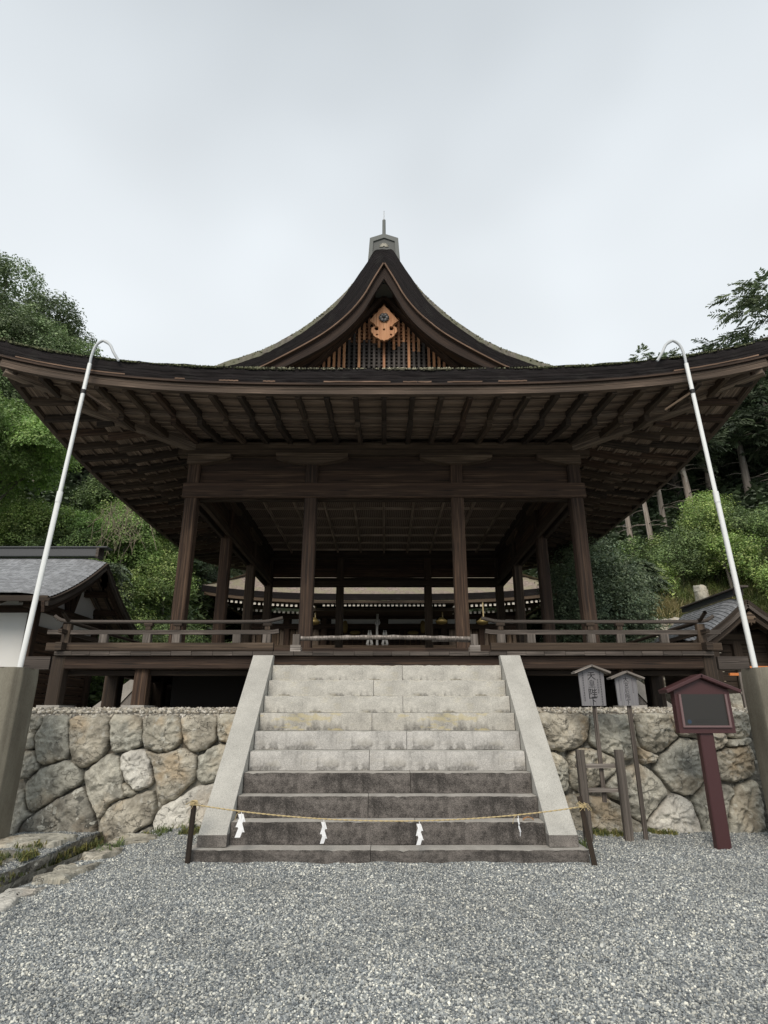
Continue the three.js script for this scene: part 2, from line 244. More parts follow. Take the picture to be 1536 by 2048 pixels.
function sweep(pts, w, h, hEnd) {                     // rectangular section (kept upright) along a polyline
  const n = pts.length, R = [], L = [0];
  for (let i = 0; i < n; i++) {
    const t = pts[Math.min(i + 1, n - 1)].clone().sub(pts[Math.max(i - 1, 0)]).normalize(), s = V(0, 1, 0).cross(t); if (s.lengthSq() < 1e-6) s.set(1, 0, 0); s.normalize().multiplyScalar(w / 2); const u = t.clone().cross(s).normalize(); const hh = (hEnd === undefined ? h : mix(h, hEnd, i / (n - 1))) / 2; u.multiplyScalar(hh); if (u.y < 0) u.negate();
    const p = pts[i]; R.push([p.clone().sub(s).sub(u), p.clone().add(s).sub(u), p.clone().add(s).add(u), p.clone().sub(s).add(u)]); if (i) L.push(L[i - 1] + pts[i].distanceTo(pts[i - 1]));
  }
  const P = [], U = [], ou = uvSeed() * 5, ov = uvSeed() * 3, cross = [0, w, w + h, 2 * w + h, 2 * w + 2 * h]; const tri = (a, b, c, ua, ub, uc) => { P.push(a.x, a.y, a.z, b.x, b.y, b.z, c.x, c.y, c.z); U.push(...ua, ...ub, ...uc); };
  for (let i = 0; i < n - 1; i++) for (let k = 0; k < 4; k++) { const k1 = (k + 1) % 4, a = R[i][k], b = R[i][k1], c = R[i + 1][k1], d = R[i + 1][k], u0 = L[i] + ou, u1 = L[i + 1] + ou, v0 = cross[k] + ov, v1 = cross[k + 1] + ov; tri(a, c, b, [u0, v0], [u1, v1], [u0, v1]); tri(a, d, c, [u0, v0], [u1, v0], [u1, v1]); }
  for (const [i, f] of [[0, 0], [n - 1, 1]]) { const [a, b, c, d] = R[i], q = [[0, 0], [w, 0], [w, h], [0, h]]; tri(a, b, c, q[0], q[1], q[2]); tri(a, c, d, q[0], q[2], q[3]); }
  const g = new THREE.BufferGeometry(); g.setAttribute('position', new THREE.Float32BufferAttribute(P, 3)); g.setAttribute('uv', new THREE.Float32BufferAttribute(U, 2)); g.computeVertexNormals(); return g;
}
function tube(pts, r, seg = 24, rad = 8, closed = false) { return new THREE.TubeGeometry(new THREE.CatmullRomCurve3(pts), seg, r, rad, closed); }
function taperTube(pts, radii, rad = 9, vScale = 1) {  // tapered limb through points
  const n = pts.length; let len = 0; const L = pts.map((p, i) => (i ? (len += p.distanceTo(pts[i - 1])) : 0));
  const g = grid(rad, n - 1, (s, t) => { const i = Math.round(t * (n - 1)), tan = pts[Math.min(i + 1, n - 1)].clone().sub(pts[Math.max(i - 1, 0)]).normalize(), x = Math.abs(tan.y) > 0.9 ? V(1, 0, 0) : V(0, 1, 0), a = tan.clone().cross(x).normalize(), b = tan.clone().cross(a), an = s * Math.PI * 2, r = radii[i] * (1 + 0.08 * Math.sin(3 * an + i)); return pts[i].clone().addScaledVector(a, r * Math.cos(an)).addScaledVector(b, r * Math.sin(an)); }, (q, s, t) => [s, L[Math.round(t * (n - 1))] * vScale]);
  return g;
}
function table(T) { return (x) => { if (x <= T[0][0]) return T[0][1]; for (let i = 1; i < T.length; i++) if (x <= T[i][0]) { const [x0, y0] = T[i - 1], [x1, y1] = T[i]; const m = (k) => { const a = T[Math.max(0, k - 1)], b = T[Math.min(T.length - 1, k + 1)]; return (b[1] - a[1]) / (b[0] - a[0]); }; const h = x1 - x0, t = (x - x0) / h, t2 = t * t, t3 = t2 * t; return (2 * t3 - 3 * t2 + 1) * y0 + (t3 - 2 * t2 + t) * h * m(i - 1) + (-2 * t3 + 3 * t2) * y1 + (t3 - t2) * h * m(i); } return T[T.length - 1][1]; }; }
function extrude(points, depth, holes = []) { const s = new THREE.Shape(points.map((q) => new THREE.Vector2(...q))); for (const h of holes) s.holes.push(new THREE.Path(h.map((q) => new THREE.Vector2(...q)))); let g = new THREE.ExtrudeGeometry(s, { depth, bevelEnabled: false, curveSegments: 6 }); if (g.index) g = g.toNonIndexed(); return g; }
const lin = (a, b, n) => Array.from({ length: n + 1 }, (_, i) => mix(a, b, i / n));
function instanced(parent, name, geo, mat, list, colors) {
  const m = new THREE.InstancedMesh(geo, mat, list.length); m.name = parent === scene ? numbered(name) : name; m.castShadow = m.receiveShadow = true;
  list.forEach((x, i) => m.setMatrixAt(i, x)); if (colors) colors.forEach((c, i) => m.setColorAt(i, c));
  if (parent !== scene) m.position.sub(origin(parent)); parent.add(m); return stuff(m);
}

// ---------------------------------------------------------------- ground, terrace, hillside
function sheet(xs, ds, h, uvk = 1) {
  const p = [], uv = [], ix = [], nx = xs.length;
  for (const d of ds) for (const x of xs) { p.push(x, h(x, d), -d); uv.push(x * uvk, d * uvk); }
  for (let j = 0; j < ds.length - 1; j++) for (let i = 0; i < nx - 1; i++) { const a = j * nx + i, b = a + 1, c = a + nx, e = c + 1; ix.push(a, b, e, a, e, c); }
  const g = new THREE.BufferGeometry(); g.setAttribute('position', new THREE.Float32BufferAttribute(p, 3)); g.setAttribute('uv', new THREE.Float32BufferAttribute(uv, 2)); g.setIndex(ix); g.computeVertexNormals(); return g;
}
const chanL = (d) => -3.58 + 0.05 * Math.sin(d * 2.1) - 0.02 * (8 - d), chanR = (d) => -3.2 + 0.05 * Math.sin(d * 1.7 + 1);
function groundY(x, d) {
  if (d > 8.8) return -0.02;
  let y = 0.016 * n3(x * 0.8, d * 0.8, 1) + 0.011 * n3(x * 3, d * 3, 2);
  const near = sstep(7.3, 8.5, d);
  y += near * (x < -1.9 ? 0.09 * sstep(-3.3, -2.5, x) : 0.03);
  if (x < -3.55 && x > -4.6) y += 0.03;
  const l = chanL(d), r = chanR(d); if (d > -3 && x > l && x < r) y = -0.2 + 0.02 * n3(x * 5, d * 5, 3);
  return y;
}
{
  const xs = [-300, -120, -60, -30, -15, -9, -7, -6, ...lin(-5.2, -3.75, 14), ...lin(-3.7, -3.1, 24), ...lin(-3.0, 5.6, 86), 6.2, 7, 9, 15, 30, 60, 120, 300];
  const ds = [-300, -120, -60, -30, -15, -8, -4, -2, 0, 1, 2, ...lin(2.5, 8.8, 80), 9, 12, 30, 60, 120, 300];
  structure(put(scene, 'ground', sheet(xs, ds, groundY), M.gravel));
  // loose gravel lying on it
  const r = rngOf(31), list = [], cols = [], m = new THREE.Matrix4(), q = new THREE.Quaternion(), e = new THREE.Euler(), c = new THREE.Color();
  const pg = new THREE.IcosahedronGeometry(1, 0); { const p = pg.attributes.position, w = rngOf(4), seen = new Map(); for (let i = 0; i < p.count; i++) { const k = [p.getX(i), p.getY(i), p.getZ(i)].map((z) => z.toFixed(2)).join(); if (!seen.has(k)) seen.set(k, 0.75 + 0.5 * w()); const s = seen.get(k); p.setXYZ(i, p.getX(i) * s, p.getY(i) * s, p.getZ(i) * s); } pg.computeVertexNormals(); }
  const SH = [0.55, 0.75, 0.95];
  for (let i = 0; i < 190000; i++) {
    const d = 2.9 + 5.7 * Math.pow(r(), 1.25), x = (r() - 0.5) * 2 * (0.75 * d + 0.4);
    if (d > 6.88 && x > -2.04 && x < 2.13) continue; if (x > chanL(d) - 0.05 && x < chanR(d) + 0.08) continue; if (x < -3.5 && d > 6.0 && r() < 0.7) continue;
    const s = 0.0045 + 0.0055 * r() * r() + 0.0015 * r() + 0.004 * (r() < 0.02); e.set(r() * 6, r() * 6, r() * 6); q.setFromEuler(e);
    m.compose(V(x, groundY(x, d) + s * 0.3, -d), q, V(s, s * SH[i % 3], s * (0.8 + 0.5 * r()))); list.push(m.clone());
    const g = GRAVEL[Math.floor(r() * GRAVEL.length)], k = (0.66 + 0.5 * r()) * (1 + 0.16 * n3(x * 0.7, d * 0.9, 21) + 0.1 * n3(x * 2.3, d * 2.6, 22)); cols.push(new THREE.Color().setRGB(g[0] * k, g[1] * k, g[2] * k));
  }
  const gi = instanced(scene, 'gravel', pg, flat(1, 1, 1, 0.9), list, cols); gi.userData.label = 'loose grey blue and white gravel covering the forecourt'; gi.userData.category = 'gravel';
  M.pebbleGeo = pg;
}
function terrainY(x, d) {
  let y = 1.435 + 0.06 * sstep(8.62, 9.3, d);
  const side = sstep(6.6, 9.6, Math.abs(x)), L = x < 0;
  const s0 = L ? 17.8 : 18.6;
  const ramp = side * Math.max(0, d - s0), wall = (!L && x > 6.9) ? 1.9 * sstep(18.3, 18.9, d) : 0;
  y += wall * side + (L ? (ramp < 10 ? 0.9 * ramp : 9 + 0.42 * (ramp - 10)) : ramp < 12 ? 0.62 * ramp : 7.44 + 0.42 * (ramp - 12)) + 0.35 * Math.max(0, Math.abs(x) - 12) * sstep(11, 16, d);
  const mid = (1 - side) * Math.max(0, d - 38) * 0.5; y += mid;
  y += side * 0.35 * n3(x * 0.25, d * 0.25, 5) * clamp((d - s0) / 3);
  return y;
}
{
  const xs = [-90, -60, -45, -36, -30, -26, ...lin(-23, 23, 92), 26, 30, 36, 45, 60, 90], ds = [...lin(8.78, 9.6, 10), ...lin(10, 17.5, 16), ...lin(17.8, 19.4, 10), ...lin(20, 48, 57), 52, 58, 66, 76, 90, 120];
  const g = sheet(xs, ds, terrainY); const near = sheet([-8, -7, ...lin(-6.6, 6.6, 44), 7, 8], [8.64, 8.7, ...lin(8.75, 9.6, 10), 10, 11, 12, 13, 14, 15, 16, 17, 17.6], (x, d) => d < 8.66 ? 1.36 : terrainY(x, d) + 0.012 + 0.008 * n3(x * 5, d * 5, 8));
  structure(put(scene, 'hillside', g, M.soil));
  structure(put(scene, 'terrace', near, M.pebble));
  const r = rngOf(57), list = [], cols = [], m = new THREE.Matrix4(), q = new THREE.Quaternion();
  for (let i = 0; i < 5200; i++) { const x = (r() - 0.5) * 12.6, d = 8.72 + 0.8 * r(); if (Math.abs(x) < 1.72) continue; const s = 0.012 + 0.018 * r(); q.setFromEuler(new THREE.Euler(r() * 6, r() * 6, r() * 6)); m.compose(V(x, terrainY(x, d) + 0.02 + s * 0.4, -d), q, V(s, s * 0.75, s)); list.push(m.clone()); const g2 = BEIGE[Math.floor(r() * BEIGE.length)]; cols.push(new THREE.Color().setRGB(g2[0], g2[1], g2[2])); }
  const t = instanced(scene, 'pebbles', M.pebbleGeo, flat(1, 1, 1, 0.9), list, cols); t.userData.label = 'cream pebbles along the top of the stone retaining wall'; t.userData.category = 'pebbles';
}

// ---------------------------------------------------------------- stone staircase
const RISE = 0.225, TREAD = 0.238, D1 = 6.92, H1 = 0.115, SX = 0.04;
{
  const st = thing('stone_staircase', 'granite staircase with sloping side slabs climbing to the wooden pavilion', 'staircase', SX, 0, -8);
  const look = [M.riserDark, M.riserDark, M.riserDark, M.riserDark, M.riserStreak, M.riserStreak, M.riserOchre, M.riserClean, M.riserClean, M.riserClean];
  const join = [-0.18, 0.3, -0.22, 0.27, -0.22, 0.25, -0.2, 0.22, -0.19, 0.23];
  for (let n = 0; n < 10; n++) {
    const y1 = H1 + RISE * n, y0 = n ? y1 - RISE : -0.2, z1 = -(D1 + TREAD * n), z0 = z1 - TREAD - 0.15, half = n ? 1.69 : 2.07;
    for (const [a, b] of [[-half, join[n] - 0.003], [join[n] + 0.003, half]]) {
      const w = b - a, h = y1 - y0, dd = z1 - z0, off = rnd() * 7, tilt = (rnd() - 0.5) * 0.004;
      const g = new THREE.BoxGeometry(w, h - 0.003, dd, 40, 4, 3), p = g.attributes.position, u = g.attributes.uv, nn = g.attributes.normal;
      for (let i = 0; i < p.count; i++) {
        const fz = nn.getZ(i) > 0.5; if (fz) u.setXY(i, (p.getX(i) + off) / 1.6, n ? (p.getY(i) + h / 2) / h : 0.1 + 0.85 * (p.getY(i) + h / 2 - 0.2) / (h - 0.2)); else u.setXY(i, p.getX(i) + off, p.getZ(i) + p.getY(i) + off * 0.7);
        const X = p.getX(i), Y = p.getY(i), Z = p.getZ(i), ex = 1 - sstep(0, 0.03, h / 2 - Math.abs(Y)), ez = 1 - sstep(0, 0.05, dd / 2 - Z), chip = Math.max(0, n3(X * 9 + off, n * 3, 1) - 0.35) * 0.022 + 0.003 * n3(X * 25, Y * 25 + off, Z * 25); const up = Y > 0 ? 1 : 0; p.setXYZ(i, X, Y + tilt * X - up * ex * ez * (0.004 + chip) + 0.002 * n3(X * 2 + off, n, 3), Z - ez * (0.004 * n3(X * 3 + off, Y * 8, 4) + up * ex * (0.004 + chip)));
      }
      g.computeVertexNormals(); put(st, 'step_block', g, [M.graniteWorn, M.graniteWorn, n < 4 ? M.graniteWorn : M.granite, M.graniteWorn, look[n], M.graniteWorn], V(SX + (a + b) / 2, (y0 + y1) / 2, (z0 + z1) / 2));
    }
  }
  for (const s of [-1, 1]) {     // sloping side slabs
    const prof = [[7.03, 0.119], [7.03, 0.232], [9.12, 2.285], [9.22, 2.285], [9.22, 0.119]];
    const g = woodUV(extrude(prof, 0.3), 'x'); // x = distance, y = height, extruded along z
    const m = new THREE.Matrix4().makeBasis(V(0, 0, -1), V(0, 1, 0), V(1, 0, 0)); g.applyMatrix4(m); g.translate(SX + (s < 0 ? -2.0 : 1.7), 0, 0);
    const p = g.attributes.position; // foot face is a darker, damp block
    put(st, 'side_slab', g, M.granite);
    box(st, 'slab_foot', SX + s * 1.695, SX + s * 2.005, 0.121, 0.229, -7.026, -7.2, M.graniteDark);
  }
  const leaf = put(scene, 'dried_leaf', grid(8, 4, (s, t) => V((s - 0.5) * 0.12, 0.022 * Math.sin(s * 3.1) * (0.6 + t) + 0.012 * Math.sin(t * 5), (t - 0.5) * 0.05 * Math.sin(Math.PI * clamp(s, 0.04, 0.97)))), M.leafDry, V(1.58, 0.345, -7.25));
  tag(leaf, 'curled brown dead leaf lying on a low stair tread at its right end', 'leaf');
}

// ---------------------------------------------------------------- retaining walls of field stones
function atWall(px, py) { let d = 8.55, q; for (let i = 0; i < 3; i++) { q = at(px, py, d); d = 8.5 + 0.07 * q.y; } return [q.x, q.y]; }
function stone(parent, poly, mat, seed, rough = 0.02, bulge = 0.065) {
  const n = 80; let P = poly; const cx = P.reduce((a, q) => a + q[0], 0) / P.length, cy = P.reduce((a, q) => a + q[1], 0) / P.length;
  P = P.flatMap((q, i) => { const b = P[(i + 1) % P.length]; return [[mix(q[0], b[0], 0.16), mix(q[1], b[1], 0.16)], [mix(q[0], b[0], 0.84), mix(q[1], b[1], 0.84)]]; });
  const L = [0]; for (let i = 0; i < P.length; i++) { const b = P[(i + 1) % P.length]; L.push(L[i] + Math.hypot(b[0] - P[i][0], b[1] - P[i][1])); }
  const pt = (s) => { const l = s * L[P.length]; let i = 0; while (i < P.length - 1 && L[i + 1] < l) i++; const t = (l - L[i]) / (L[i + 1] - L[i] || 1), b = P[(i + 1) % P.length]; return [mix(P[i][0], b[0], t), mix(P[i][1], b[1], t)]; };
  const size = Math.sqrt(L[P.length] / 4), ringR = [1.02, 1.0, 0.98, 0.94, 0.88, 0.8, 0.72, 0.63, 0.54, 0.45, 0.36, 0.27, 0.18, 0.09, 0];
  const fr = rngOf(Math.round(seed * 97)), facets = Array.from({ length: 7 }, () => { const a = fr() * 6.283, t = 0.25 + 0.9 * fr(); return [t * Math.cos(a), t * Math.sin(a), 0.12 + 0.5 * fr()]; });
  const pos = [], uv = [], ix = [], tiltx = (n3(seed, 1, 1)) * 0.1, tilty = n3(seed, 5, 2) * 0.1;
  ringR.forEach((rr, k) => { for (let i = 0; i < n; i++) {
    const q = pt(i / n), nz = n3(q[0] * 3 + seed, q[1] * 3, seed), shrink = 1 - 0.003 / size; let x = cx + (q[0] - cx) * rr * shrink, y = cy + (q[1] - cy) * rr * shrink;
    if (rr > 0.85) { x += 0.012 * n3(x * 9, y * 9, seed); y += 0.012 * n3(x * 9, y * 9, seed + 3); }
    const f = n3(x * 2.2 + seed, y * 2.2, seed * 1.7), f2 = n3(x * 6, y * 6 + seed, 3), f3 = Math.abs(n3(x * 3.3 + seed, y * 3.3, 9)), f4 = n3(x * 15, y * 15, seed);
    let z = k === 0 ? -0.18 : bulge * Math.pow(1 - Math.pow(rr, 14), 0.5) + (1 - rr ** 8) * rough * (0.9 * f + 0.8 * f2 + 1.2 * f3 + 0.9 * f4 + 1.3 * Math.abs(n3(x * 7 + 3, y * 7, seed)) + 4.2 * Math.min(0.45, ...facets.map(([fa, fb, fc]) => fc + (fa * (x - cx + 0.03 * f2) + fb * (y - cy + 0.03 * f)) / size))) + (x - cx) * tiltx + (y - cy) * tilty;
    pos.push(x, y, z - 0.07 * y); uv.push(x + seed * 0.37, y + seed * 0.61);
  } });
  for (let k = 0; k < ringR.length - 1; k++) for (let i = 0; i < n; i++) { const a = k * n + i, b = k * n + (i + 1) % n, c = a + n, e = b + n; ix.push(a, b, e, a, e, c); }
  const g = new THREE.BufferGeometry(); g.setAttribute('position', new THREE.Float32BufferAttribute(pos, 3)); g.setAttribute('uv', new THREE.Float32BufferAttribute(uv, 2)); g.setIndex(ix); g.computeVertexNormals();
  return put(parent, 'stone', g, mat, V(0, 0, -8.53));
}
{
  const RG = M.rockGrey, RT = M.rockTan, RD = M.rockDark, RP = M.rockPale, GB = M.rockGreyB, TB = M.rockTanB;
  const wl = thing('stone_wall', 'field stone retaining wall to the left of the granite stairs', 'stone wall', -4.6, 0, -8.7);
  const left = [
    [RG, 195, 165, 260, 170, 270, 215, 235, 255, 195, 260], [GB, 278, 160, 432, 160, 442, 290, 447, 432, 255, 492, 223, 380, 222, 290, 272, 205], [TB, 448, 165, 697, 155, 702, 350, 642, 440, 515, 507, 463, 490, 449, 420, 443, 270],
    [GB, 702, 158, 908, 160, 914, 350, 830, 392, 745, 407, 704, 388], [RT, 913, 162, 1153, 158, 1167, 330, 1090, 397, 1010, 407, 918, 370], [TB, 1155, 160, 1387, 158, 1390, 310, 1340, 372, 1270, 402, 1200, 387, 1166, 320], [RT, 1390, 155, 1540, 150, 1520, 330, 1450, 345, 1393, 322],
    [RG, 140, 270, 220, 275, 224, 372, 150, 382], [RG, 150, 388, 225, 385, 252, 490, 170, 565, 120, 580], [GB, 148, 600, 252, 502, 442, 440, 522, 510, 528, 597, 440, 642, 215, 787, 163, 762],
    [RG, 530, 528, 620, 463, 692, 402, 752, 422, 772, 500, 790, 590, 803, 692, 702, 722, 660, 802, 620, 832, 563, 690], [RP, 763, 418, 850, 380, 922, 375, 962, 450, 982, 602, 875, 657, 788, 570], [RT, 790, 582, 872, 662, 832, 692, 803, 674],
    [TB, 925, 375, 1020, 410, 1180, 370, 1252, 412, 1267, 480, 1257, 560, 1130, 692, 1015, 752, 1000, 640, 968, 460], [GB, 1270, 420, 1400, 342, 1470, 350, 1450, 520, 1392, 582, 1300, 607, 1258, 580, 1263, 470],
    [RD, 85, 990, 150, 840, 330, 720, 530, 610, 560, 690, 612, 832, 622, 1010, 300, 1010], [TB, 623, 840, 702, 730, 982, 630, 1003, 740, 972, 852, 880, 902, 800, 1000, 625, 1010], [RP, 1008, 758, 1130, 700, 1252, 610, 1400, 590, 1390, 800, 1390, 960, 1200, 960, 985, 960, 973, 850],
    [RG, 60, 650, 145, 640, 162, 782, 202, 802, 140, 852, 85, 960, 30, 960], [RD, 860, 930, 975, 860, 985, 960, 980, 1020, 830, 1020],
  ];
  left.forEach(([m, ...c], i) => { const poly = []; for (let k = 0; k < c.length; k += 2) poly.push(atWall(c[k] * 0.3125, 1380 + c[k + 1] * 0.3125)); stone(wl, poly.reverse(), m, i * 3.7 + 1, m === RT || m === RD ? 0.02 : 0.014); });
  const wr = thing('stone_wall', 'rugged field stone retaining wall behind the signposts, right of the granite stairs', 'stone wall', 4.6, 0, -8.7);
  const k = 476 / 1536, right = [
    [TB, 30, 405, 377, 410, 377, 560, 320, 622, 215, 662, 103, 642, 60, 560], [GB, 379, 415, 662, 415, 687, 500, 692, 640, 672, 707, 610, 717, 480, 662, 385, 612, 377, 520], [RT, 678, 410, 897, 405, 927, 520, 962, 560, 830, 672, 732, 642, 693, 540], [TB, 693, 620, 732, 644, 830, 682, 802, 722, 740, 742, 703, 702],
    [RG, 970, 560, 1092, 580, 1152, 650, 1172, 780, 1112, 862, 1045, 947, 930, 922, 868, 850, 798, 770, 808, 720], [TB, 900, 405, 1090, 402, 1110, 510, 1115, 590, 1092, 578, 970, 558, 930, 520], [TB, 1113, 505, 1272, 540, 1272, 612, 1180, 657, 1152, 645, 1115, 595], [RG, 1095, 400, 1275, 398, 1272, 535, 1112, 500], [GB, 1280, 398, 1420, 400, 1422, 557, 1350, 577, 1275, 562], [RG, 1278, 580, 1422, 560, 1425, 602, 1290, 627, 1276, 614],
    [TB, 1178, 665, 1290, 632, 1430, 610, 1460, 812, 1310, 862, 1220, 842, 1173, 780], [GB, 100, 655, 195, 670, 242, 730, 247, 830, 252, 890, 215, 932, 190, 922, 140, 800], [RT, 248, 660, 330, 630, 420, 640, 562, 702, 572, 762, 480, 852, 430, 882, 330, 922, 258, 882, 243, 740],
    [RG, 562, 780, 702, 730, 772, 762, 862, 860, 892, 917, 802, 1032, 735, 1117, 660, 1082, 600, 982, 518, 950, 478, 860], [TB, 200, 940, 330, 930, 500, 960, 592, 1012, 662, 1092, 735, 1130, 738, 1250, 420, 1250, 230, 1250, 230, 1080], [RP, 742, 1120, 880, 940, 935, 925, 1037, 967, 1092, 1102, 1138, 1250, 740, 1250],
    [GB, 1050, 960, 1120, 862, 1200, 850, 1290, 872, 1322, 902, 1272, 1022, 1258, 1250, 1140, 1250, 1090, 1080], [GB, 1332, 882, 1462, 820, 1502, 1002, 1520, 1250, 1262, 1250, 1280, 1012],
  ];
  right.forEach(([m, ...c], i) => { const poly = []; for (let j = 0; j < c.length; j += 2) poly.push(atWall(1060 + c[j] * k, 1300 + c[j + 1] * k)); stone(wr, poly.reverse(), m, i * 4.3 + 60, 0.028, 0.07); });
  // rougher courses carry on past the stone posts, and hearting fills the wall behind the faces
  const mats = [RG, RT, GB, TB, RD];
  for (const s of [-1, 1]) {
    const w = s < 0 ? wl : wr, x0 = s < 0 ? -5.25 : 5.05; let i = 0;
    for (let row = 0; row < 3; row++) { let x = x0 + s * row * 0.1; while (Math.abs(x) < 9) { const wd = 0.5 + 0.35 * rnd(), y0 = -0.1 + row * 0.54, y1 = y0 + 0.53, j = () => (rnd() - 0.5) * 0.08; const a = x, b = x + s * (wd - 0.015); const poly = [[a + j(), y0 + j()], [(a + b) / 2, y0 + j()], [b + j(), y0 + j()], [b + j(), (y0 + y1) / 2], [b + j(), row === 2 ? 1.46 : y1 + j()], [a + j(), row === 2 ? 1.46 : y1 + j()], [a + j(), (y0 + y1) / 2]]; stone(w, s < 0 ? poly.reverse() : poly, mats[i++ % 5], 100 + i * 2.9 + s * 40, 0.02); x += s * wd; } }
    const g = woodUV(extrude([[8.66, -0.3], [8.58, 0], [8.69, 1.43], [9.3, 1.43], [9.3, -0.3]], 7.2), 'x'); g.applyMatrix4(new THREE.Matrix4().makeBasis(V(0, 0, -1), V(0, 1, 0), V(1, 0, 0))); g.translate(s < 0 ? -8.95 : 1.75, 0, 0);
    put(w, 'hearting', g, M.rockDark);
  }
}

// ---------------------------------------------------------------- water channel
{
  const w = put(scene, 'channel_water', sheet(lin(-3.85, -3.1, 3), lin(-6, 8.6, 10), () => -0.16), new THREE.MeshPhysicalMaterial({ color: 0x1d1c12, roughness: 0.12, side: THREE.DoubleSide })); structure(w);
  const ch = thing('channel_edging', 'flat stones edging the narrow water channel by the left stone post', 'stone edging', -3.4, 0, -6.5);
  const slab = (x0, x1, d0, d1, y, mat, seed) => { const g = grid(16, 16, (s, t) => { let x = mix(x0, x1, s), d = mix(d0, d1, t); const e = Math.min(s, 1 - s, t, 1 - t); x += 0.05 * n3(s * 3, t * 3, seed); d += 0.06 * n3(s * 3 + 5, t * 3, seed); return V(x, e < 0.001 ? -0.25 : y + 0.025 * n3(x * 3, d * 3, seed) - 0.03 * sstep(0.12, 0, e), -d); }, (q) => [q.x, q.z]); put(ch, 'edge_stone', g, mat); };
  for (const [f, n] of [[chanL, 11], [chanR, 12]]) put(ch, 'channel_wall', grid(60, 5, (s, t) => { const d = mix(2, 8.55, s); return V(f(d) + (n === 11 ? 1 : -1) * (0.035 + 0.03 * n3(d * 3, t * 2, n)), mix(-0.22, 0.035, t), -d); }, (q) => [-q.z, q.y * 1.2]), M.rockDark);
  slab(-4.7, -3.62, 7.45, 8.15, 0.07, M.rockGrey, 1); slab(-4.9, -3.68, 6.6, 7.35, 0.03, M.rockDark, 2); slab(-4.6, -3.72, 5.7, 6.55, 0.02, M.rockDark, 3); slab(-4.6, -3.75, 4.6, 5.65, 0.02, M.rockGrey, 9);
  slab(-3.24, -2.72, 7.72, 8.2, 0.05, M.rockTan, 4); slab(-3.2, -2.9, 6.95, 7.6, 0.035, M.rockTanB, 5); slab(-3.19, -2.86, 6.05, 6.85, 0.03, M.rockTan, 6); slab(-3.2, -2.9, 5.1, 5.95, 0.03, M.rockPale, 7); slab(-3.2, -2.9, 4.1, 5.0, 0.03, M.rockTan, 8);
}

// ---------------------------------------------------------------- the pavilion
const PX = 3.68, DF = 10.7, DB = 18.7, ZC = -14.7, PZ = 4.0, EAVE = 2.55;       // column lines, eaves overhang
const pav = thing('worship_pavilion', 'open dark timber pavilion with a sweeping bark roof at the top of the stairs', 'pavilion', 0, 1.6, ZC);
const UX = [-PX, -1.4, 1.4, PX], UD = [DF, DF + 2.67, DF + 5.33, DB];
const pickWood = (k) => [M.wood, M.woodB, M.red, M.redB, M.woodC][k % 5];
{ // floor, verandas, posts below
  const XE = 5.05, d0 = 9.28;
  let x = -XE, i = 0; while (x < XE - 0.05) { const w = Math.min(0.27 + 0.06 * rnd(), XE - x); box(pav, 'veranda_board', x + 0.003, x + w - 0.003, 2.297 + rnd() * 0.004, 2.356 + rnd() * 0.006, -d0 - (rnd() - 0.5) * 0.012, -10.62, [M.greyB, M.greyC, M.greyB][i++ % 3], 'z'); x += w; }
  for (const s of [-1, 1]) for (let d = 10.62; d < 20; d += 0.3) box(pav, 'veranda_board', s * 3.75, s * XE, 2.297, 2.354, -d - 0.003, -Math.min(d + 0.297, 20.1), M.greyB, 'x');
  // edge beams with protruding ends
  beam(pav, 'edge_beam', V(-4.95, 2.2, -9.44), V(4.95, 2.2, -9.44), 0.16, 0.19, M.redB, 0.012); 
  beam(pav, 'edge_beam', V(-4.95, 2.06, -9.6), V(4.95, 2.06, -9.6), 0.14, 0.08, M.woodB, 0.01);
  for (const s of [-1, 1]) { box(pav, 'beam_end', s * 5.13, s * 5.6, 2.1, 2.29, -9.36, -9.54, M.greyC, 'x'); beam(pav, 'edge_beam', V(s * 4.94, 2.2, -9.66), V(s * 4.94, 2.2, -20), 0.16, 0.18, M.woodB, 0.012); }
  for (const px of [-5.0, -3.74, 3.74, 5.0]) { post(pav, 'floor_post', px, -9.44 - (Math.abs(px) > 4 ? 0.0 : 0.1), 1.57, 2.29, Math.abs(px) > 4 ? 0.2 : 0.21, 0.2, Math.abs(px) > 4 ? M.woodB : M.red, 0.02); box(pav, 'footing_stone', px - 0.17, px + 0.17, 1.42, 1.575, -9.28, -9.74, M.graniteWorn); }
  for (const s of [-1, 1]) for (const d of [11.3, 13.6, 16, 18.4]) { post(pav, 'floor_post', s * 4.95, -d, 1.5, 2.29, 0.26, 0.26, M.woodB, 0.02); }
  // boarded base under the hall
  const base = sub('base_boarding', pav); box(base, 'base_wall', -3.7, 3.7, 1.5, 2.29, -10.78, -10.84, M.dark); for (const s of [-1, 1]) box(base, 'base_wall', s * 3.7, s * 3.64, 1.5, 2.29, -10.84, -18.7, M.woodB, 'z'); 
  box(base, 'base_wall', -3.7, 3.7, 1.5, 2.29, -18.7, -18.76, M.woodB); box(base, 'base_wall', -3.64, 3.64, 2.2, 2.28, -10.84, -18.7, M.woodB);
  box(pav, 'floor_sill', -3.8, 3.8, 2.358, 2.55, -10.56, -10.8, M.redB, 'x'); for (const s of [-1, 1]) box(pav, 'floor_sill', s * 3.8, s * 3.56, 2.358, 2.55, -10.8, -18.8, M.woodB, 'z');
  let xx = -3.56; while (xx < 3.5) { const w = Math.min(0.32, 3.56 - xx); box(pav, 'floor_board', xx + 0.002, xx + w - 0.002, 2.48, 2.545 + 0.004 * rnd(), -10.8, -18.8, M.greyL, 'z'); xx += w; }
}
